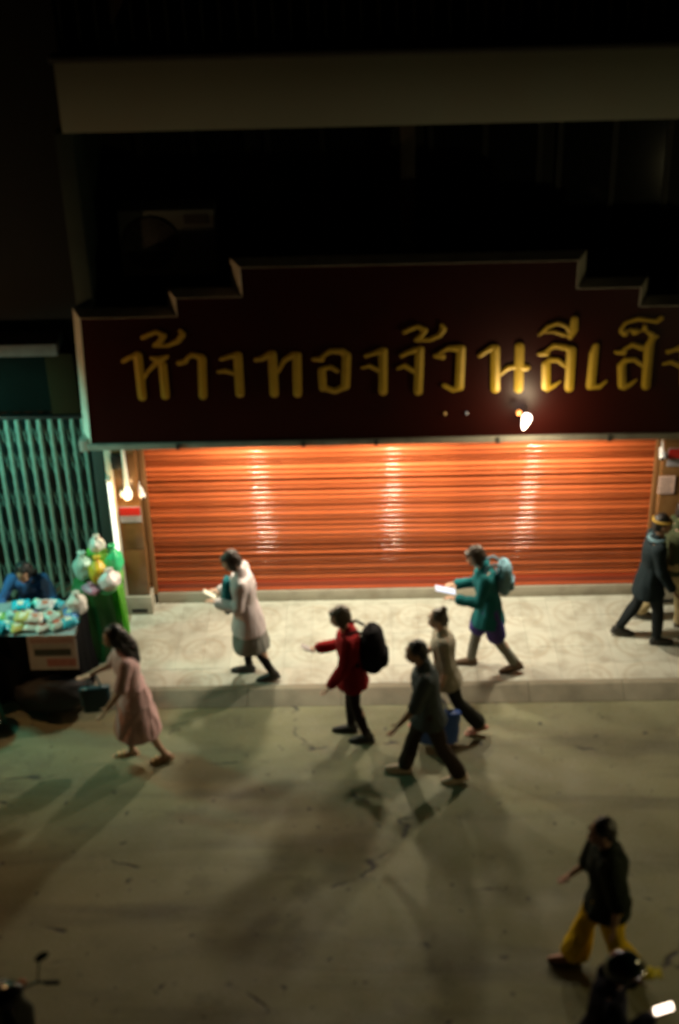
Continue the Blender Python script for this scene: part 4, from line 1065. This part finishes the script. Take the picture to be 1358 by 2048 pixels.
# 8 second person beyond, in beige trousers, mostly out of frame
p = Pose(1.56, ((16, 10, 0), (-14, 16, 15)), ((40, 8, 45, 0), (-30, 8, 12, 0)), 4, 8)
w8 = person('person in beige trousers and olive top at the frame edge beside the far pillar', (3.40, -.30, PAV), RIGHT, p, 1, 'bob', (.014, .012, .010),
    [('shirt', top_mesh(p, .016, .5, -.10, .02, .008, 17, 'shirt'), cloth('olive_shirt', (.05, .06, .03))),
     ('trousers', trouser_mesh(p, .016, .97, .01, .008), cloth('beige_trousers', (.42, .33, .18)))],
    (M('brown_shoe', (.06, .04, .02), .6), .0))

# 9 person in yellow trousers in the foreground
p = Pose(1.70, ((20, 8, -4), (-9, 16, 14)), ((14, 8, 24, 0), (-14, 10, 18, 0)), 5, 8)
w9 = person('person in dark green top and bright yellow trousers walking in the near street', (1.93, -5.18, RD), LEFT, p, 0, 'short', (.016, .013, .010),
    [('shirt', top_mesh(p, .044, .55, -.12, .01, .010, 19, 'shirt'), cloth('black_green_shirt', (.020, .026, .016))),
     ('trousers', trouser_mesh(p, .030, .92, .03, .016, 21), cloth('yellow_trousers', (.74, .48, .02)))],
    (M('rose_shoe', (.42, .20, .13), .6), .0))

# 10 stall keeper bent over the table
p = Pose(1.58, ((78, 84, 0), (80, 78, 0)), ((42, 26, 42, 42), (34, 30, 48, 40)), 24, 22, sit=.50)
w10 = person('person in a blue top sitting behind the table bent over the goods', (-3.68, -.36, PAV), TOCAM, p, 0, 'long', (.010, .010, .012),
    [('shirt', top_mesh(p, .02, 1, -.06, .0, .010, 23, 'shirt'), cloth('blue_shirt', (.05, .13, .34))),
     ('apron', skirt_mesh(p, .1, .01, .0, .004, 2, 'apron', .22), cloth('dark_apron', (.02, .03, .02))),
     ('trousers', trouser_mesh(p, .012, 1, 0, .006), cloth('black_trousers', (.015, .015, .016)))],
    (M('dark_slipper', (.03, .03, .03), .6), .0))
t = empty('low_stool', (-3.68, -.34, 0)); tag(t, 'low dark stool under the person in blue behind the table', 'stool')
bm = bmesh.new(); lathe(bm, [(.02, .41), (.16, .41), (.17, .40), (.16, .38), (.02, .38)], 20); link('seat', fin(bm, 'seat', 40), M('dark_blue_plastic', (.02, .03, .05), .5), t)
for a_ in range(4):
    q = a_ * math.pi / 2 + .7; bm = bmesh.new(); tube(bm, [(.11 * math.cos(q), .11 * math.sin(q), .385), (.15 * math.cos(q), .15 * math.sin(q), .003)], .016, 8); link('leg', fin(bm, 'leg', 50), M('dark_blue_plastic', (.02, .03, .05), .5), t)
# ================================================================== MOTOR SCOOTERS
tyre = M('tyre_rubber', (.015, .015, .015), .85); chrome = M('chrome', (.7, .7, .68), .15, 1.0)
def scooter(loc, rz, label, paint, head_lit, accent):
    """local +y is the front"""
    root = empty('motor_scooter', loc, rad(rz)); tag(root, label, 'motorcycle')
    for y in (-.60, .62):
        w = empty('wheel', (0, y, .27), 0, root)
        bm = bmesh.new()
        pts = [(0, .225 * math.cos(a_), .225 * math.sin(a_)) for a_ in np.linspace(0, 2 * math.pi, 33)[:-1]]
        rings = [[bm.verts.new((.045 * math.cos(b_), (.225 + .045 * math.sin(b_)) * math.cos(a_), (.225 + .045 * math.sin(b_)) * math.sin(a_))) for b_ in np.linspace(0, 2 * math.pi, 11)[:-1]] for a_ in np.linspace(0, 2 * math.pi, 33)[:-1]]
        for i in range(32):
            for j in range(10): bm.faces.new((rings[i][j], rings[i][(j + 1) % 10], rings[(i + 1) % 32][(j + 1) % 10], rings[(i + 1) % 32][j]))
        link('tyre', fin(bm, 'tyre', 180), tyre, w)
        bm = bmesh.new()
        tube(bm, [(-.03, 0, 0), (.03, 0, 0)], .05, 14)
        for a_ in np.linspace(0, 2 * math.pi, 6)[:-1]: tube(bm, [(0, .03 * math.cos(a_), .03 * math.sin(a_)), (0, .19 * math.cos(a_), .19 * math.sin(a_))], [.02, .014], 8)
        link('rim', fin(bm, 'rim', 50), chrome, w)
    bm = bmesh.new()
    loft(bm, [((0, y, z), rx, ry, RX(90)) for y, z, rx, ry in ((-.86, .80, .05, .04), (-.78, .74, .11, .10), (-.55, .66, .15, .14), (-.25, .60, .15, .15), (-.08, .50, .12, .16), (.02, .38, .12, .10))], 18)
    loft(bm, [((0, y, z), rx, .05, RX(90)) for y, z, rx in ((-.15, .32, .14), (.10, .30, .15), (.34, .33, .15))], 16)
    loft(bm, [((0, y, z), rx, ry, RX(25)) for y, z, rx, ry in ((.36, .30, .15, .06), (.44, .50, .19, .07), (.43, .72, .20, .07), (.40, .90, .13, .06))], 18)
    loft(bm, [((0, y, z), rx, ry, RX(90)) for y, z, rx, ry in ((.30, .98, .09, .06), (.38, 1.0, .14, .09), (.48, .97, .13, .09), (.55, .93, .07, .05))], 18)
    chain(bm, [(0, .46, .56), (0, .66, .58), (0, .86, .44)], [.06, .075, .04], 12)
    link('body', fuse(bm, 'body', .014, 3), paint, root)
    bm = bmesh.new(); loft(bm, [((0, y, z), rx, ry, RX(90)) for y, z, rx, ry in ((-.82, .82, .08, .03), (-.70, .80, .14, .05), (-.35, .76, .15, .05), (-.05, .74, .10, .04), (.02, .72, .05, .03))], 18)
    link('seat', fuse(bm, 'seat', .013, 2), M('seat_vinyl', (.02, .018, .018), .5), root)
    bm = bmesh.new()
    tube(bm, [(-.36, .26, 1.02), (-.22, .33, 1.05), (0, .38, 1.02), (.22, .33, 1.05), (.36, .26, 1.02)], .012, 8); link('handlebar', fin(bm, 'handlebar', 60), chrome, root)
    for sx in (-1, 1):
        bm = bmesh.new(); tube(bm, [(sx * .37, .255, 1.02), (sx * .27, .30, 1.04)], .019, 10); link('grip', fin(bm, 'grip', 60), tyre, root)
        bm = bmesh.new(); tube(bm, [(sx * .23, .33, 1.05), (sx * .27, .36, 1.18), (sx * .29, .35, 1.24)], .006, 6); ball(bm, (sx * .30, .345, 1.26), (.06, .014, .04)); link('mirror', fin(bm, 'mirror', 60), M('mirror_black', (.03, .05, .05), .1, .8), root)
        bm = bmesh.new(); tube(bm, [(sx * .06, .46, .72), (sx * .065, .62, .27)], .022, 10); link('fork_leg', fin(bm, 'fork_leg', 60), chrome, root)
        bm = bmesh.new(); ball(bm, (sx * .15, .50, .93), (.05, .035, .03)); link('indicator', fin(bm, 'indicator', 60), accent, root)
    bm = bmesh.new(); ball(bm, (0, .555, .94), (.085, .04, .06)); link('headlight', fin(bm, 'headlight', 60), head_lit, root)
    bm = bmesh.new(); ball(bm, (0, -.88, .74), (.08, .03, .04)); link('tail_light', fin(bm, 'tail_light', 60), M('tail_red', (.45, .03, .02), .3, emit=(1, .1, .04), estr=.08), root)
    bm = bmesh.new(); tube(bm, [(.14, -.10, .26), (.17, -.45, .30), (.17, -.88, .40)], [.03, .05, .055], 12); link('exhaust', fin(bm, 'exhaust', 50), chrome, root)
    bm = bmesh.new(); bx(bm, -.10, .10, -.925, -.915, .50, .64, .003); link('number_plate', fin(bm, 'number_plate'), M('plate_white', (.6, .6, .58), .5), root)
    return root
p = Pose(1.64, ((12, 8, 0), (-10, 14, 12)), ((16, 0, 86, 26), (2, 14, 92, -4)), 6, 16)
rd = person('person in dark navy jacket and black helmet holding a blazing phone at the corner', (1.66, -6.50, RD), RIGHT, p, 0, None, (0, 0, 0),
    [('jacket', top_mesh(p, .024, 1, -.16, .02, .011, 29, 'jacket'), cloth('rider_jacket', (.014, .014, .026))),
     ('trousers', trouser_mesh(p, .014, 1, 0, .007), cloth('rider_trousers', (.015, .015, .017)))], (M('black_shoe', (.014, .013, .012), .5), .04))
held('phone', 'phone', 'blazing white phone held by the person in the black helmet', rd, p.wr[0] + p.hd[0] * .10 + Vector((0, .02, .035)), phone_parts((1.0, .80, .62), 5, 1.0), tilt=rad(25))
t = held('packet', 'packet', 'bright yellow packet in the other hand of the person in the black helmet', rd, p.wr[1] + p.hd[1] * .09 + Vector((.02, .02, .06)), [])
bm = bmesh.new(); ball(bm, (0, 0, 0), (.06, .085, .035)); bx(bm, -.05, .05, -.105, -.075, -.006, .006, .002); bx(bm, -.05, .05, .075, .105, -.006, .006, .002)
link('wrapper', fin(bm, 'wrapper', 60), M('yellow_wrapper', (.75, .62, .02), .4), t)
hl = empty('helmet', world_pt(rd, p.hc), rad(-90)); tag(hl, 'black open helmet with teal reflections at the near street corner', 'helmet'); hl.rotation_euler.x = rad(-10)
bm = bmesh.new(); bmesh.ops.create_uvsphere(bm, u_segments=28, v_segments=18, radius=1)
for v in bm.verts: v.co = Vector((v.co.x * .122, v.co.y * .142 - .012, v.co.z * .130 + .028))
bmesh.ops.delete(bm, geom=[f for f in bm.faces if (f.calc_center_median().z < -.06) or (f.calc_center_median().y > .03 and f.calc_center_median().z < .045)], context='FACES')
bmesh.ops.solidify(bm, geom=bm.faces[:], thickness=.012)
link('shell', fin(bm, 'shell', 60), M('helmet_gloss', (.008, .016, .018), .12, coat=.8), hl)
bm = bmesh.new(); tube(bm, [(.124 * math.cos(a_), .146 * math.sin(a_) - .012, .06) for a_ in np.linspace(.3, math.pi - .3, 14)], .009, 6); link('visor_rim', fin(bm, 'visor_rim', 60), chrome, hl)
sc2 = scooter((-2.52, -6.52, RD), 35, 'black parked scooter with a red tail light at the near corner below the table', M('black_paint', (.010, .011, .012), .22, coat=.6), M('headlight_off', (.3, .35, .35), .1), M('indicator_off', (.35, .10, .02), .3))
bpy.data.scenes.remove(WORK)
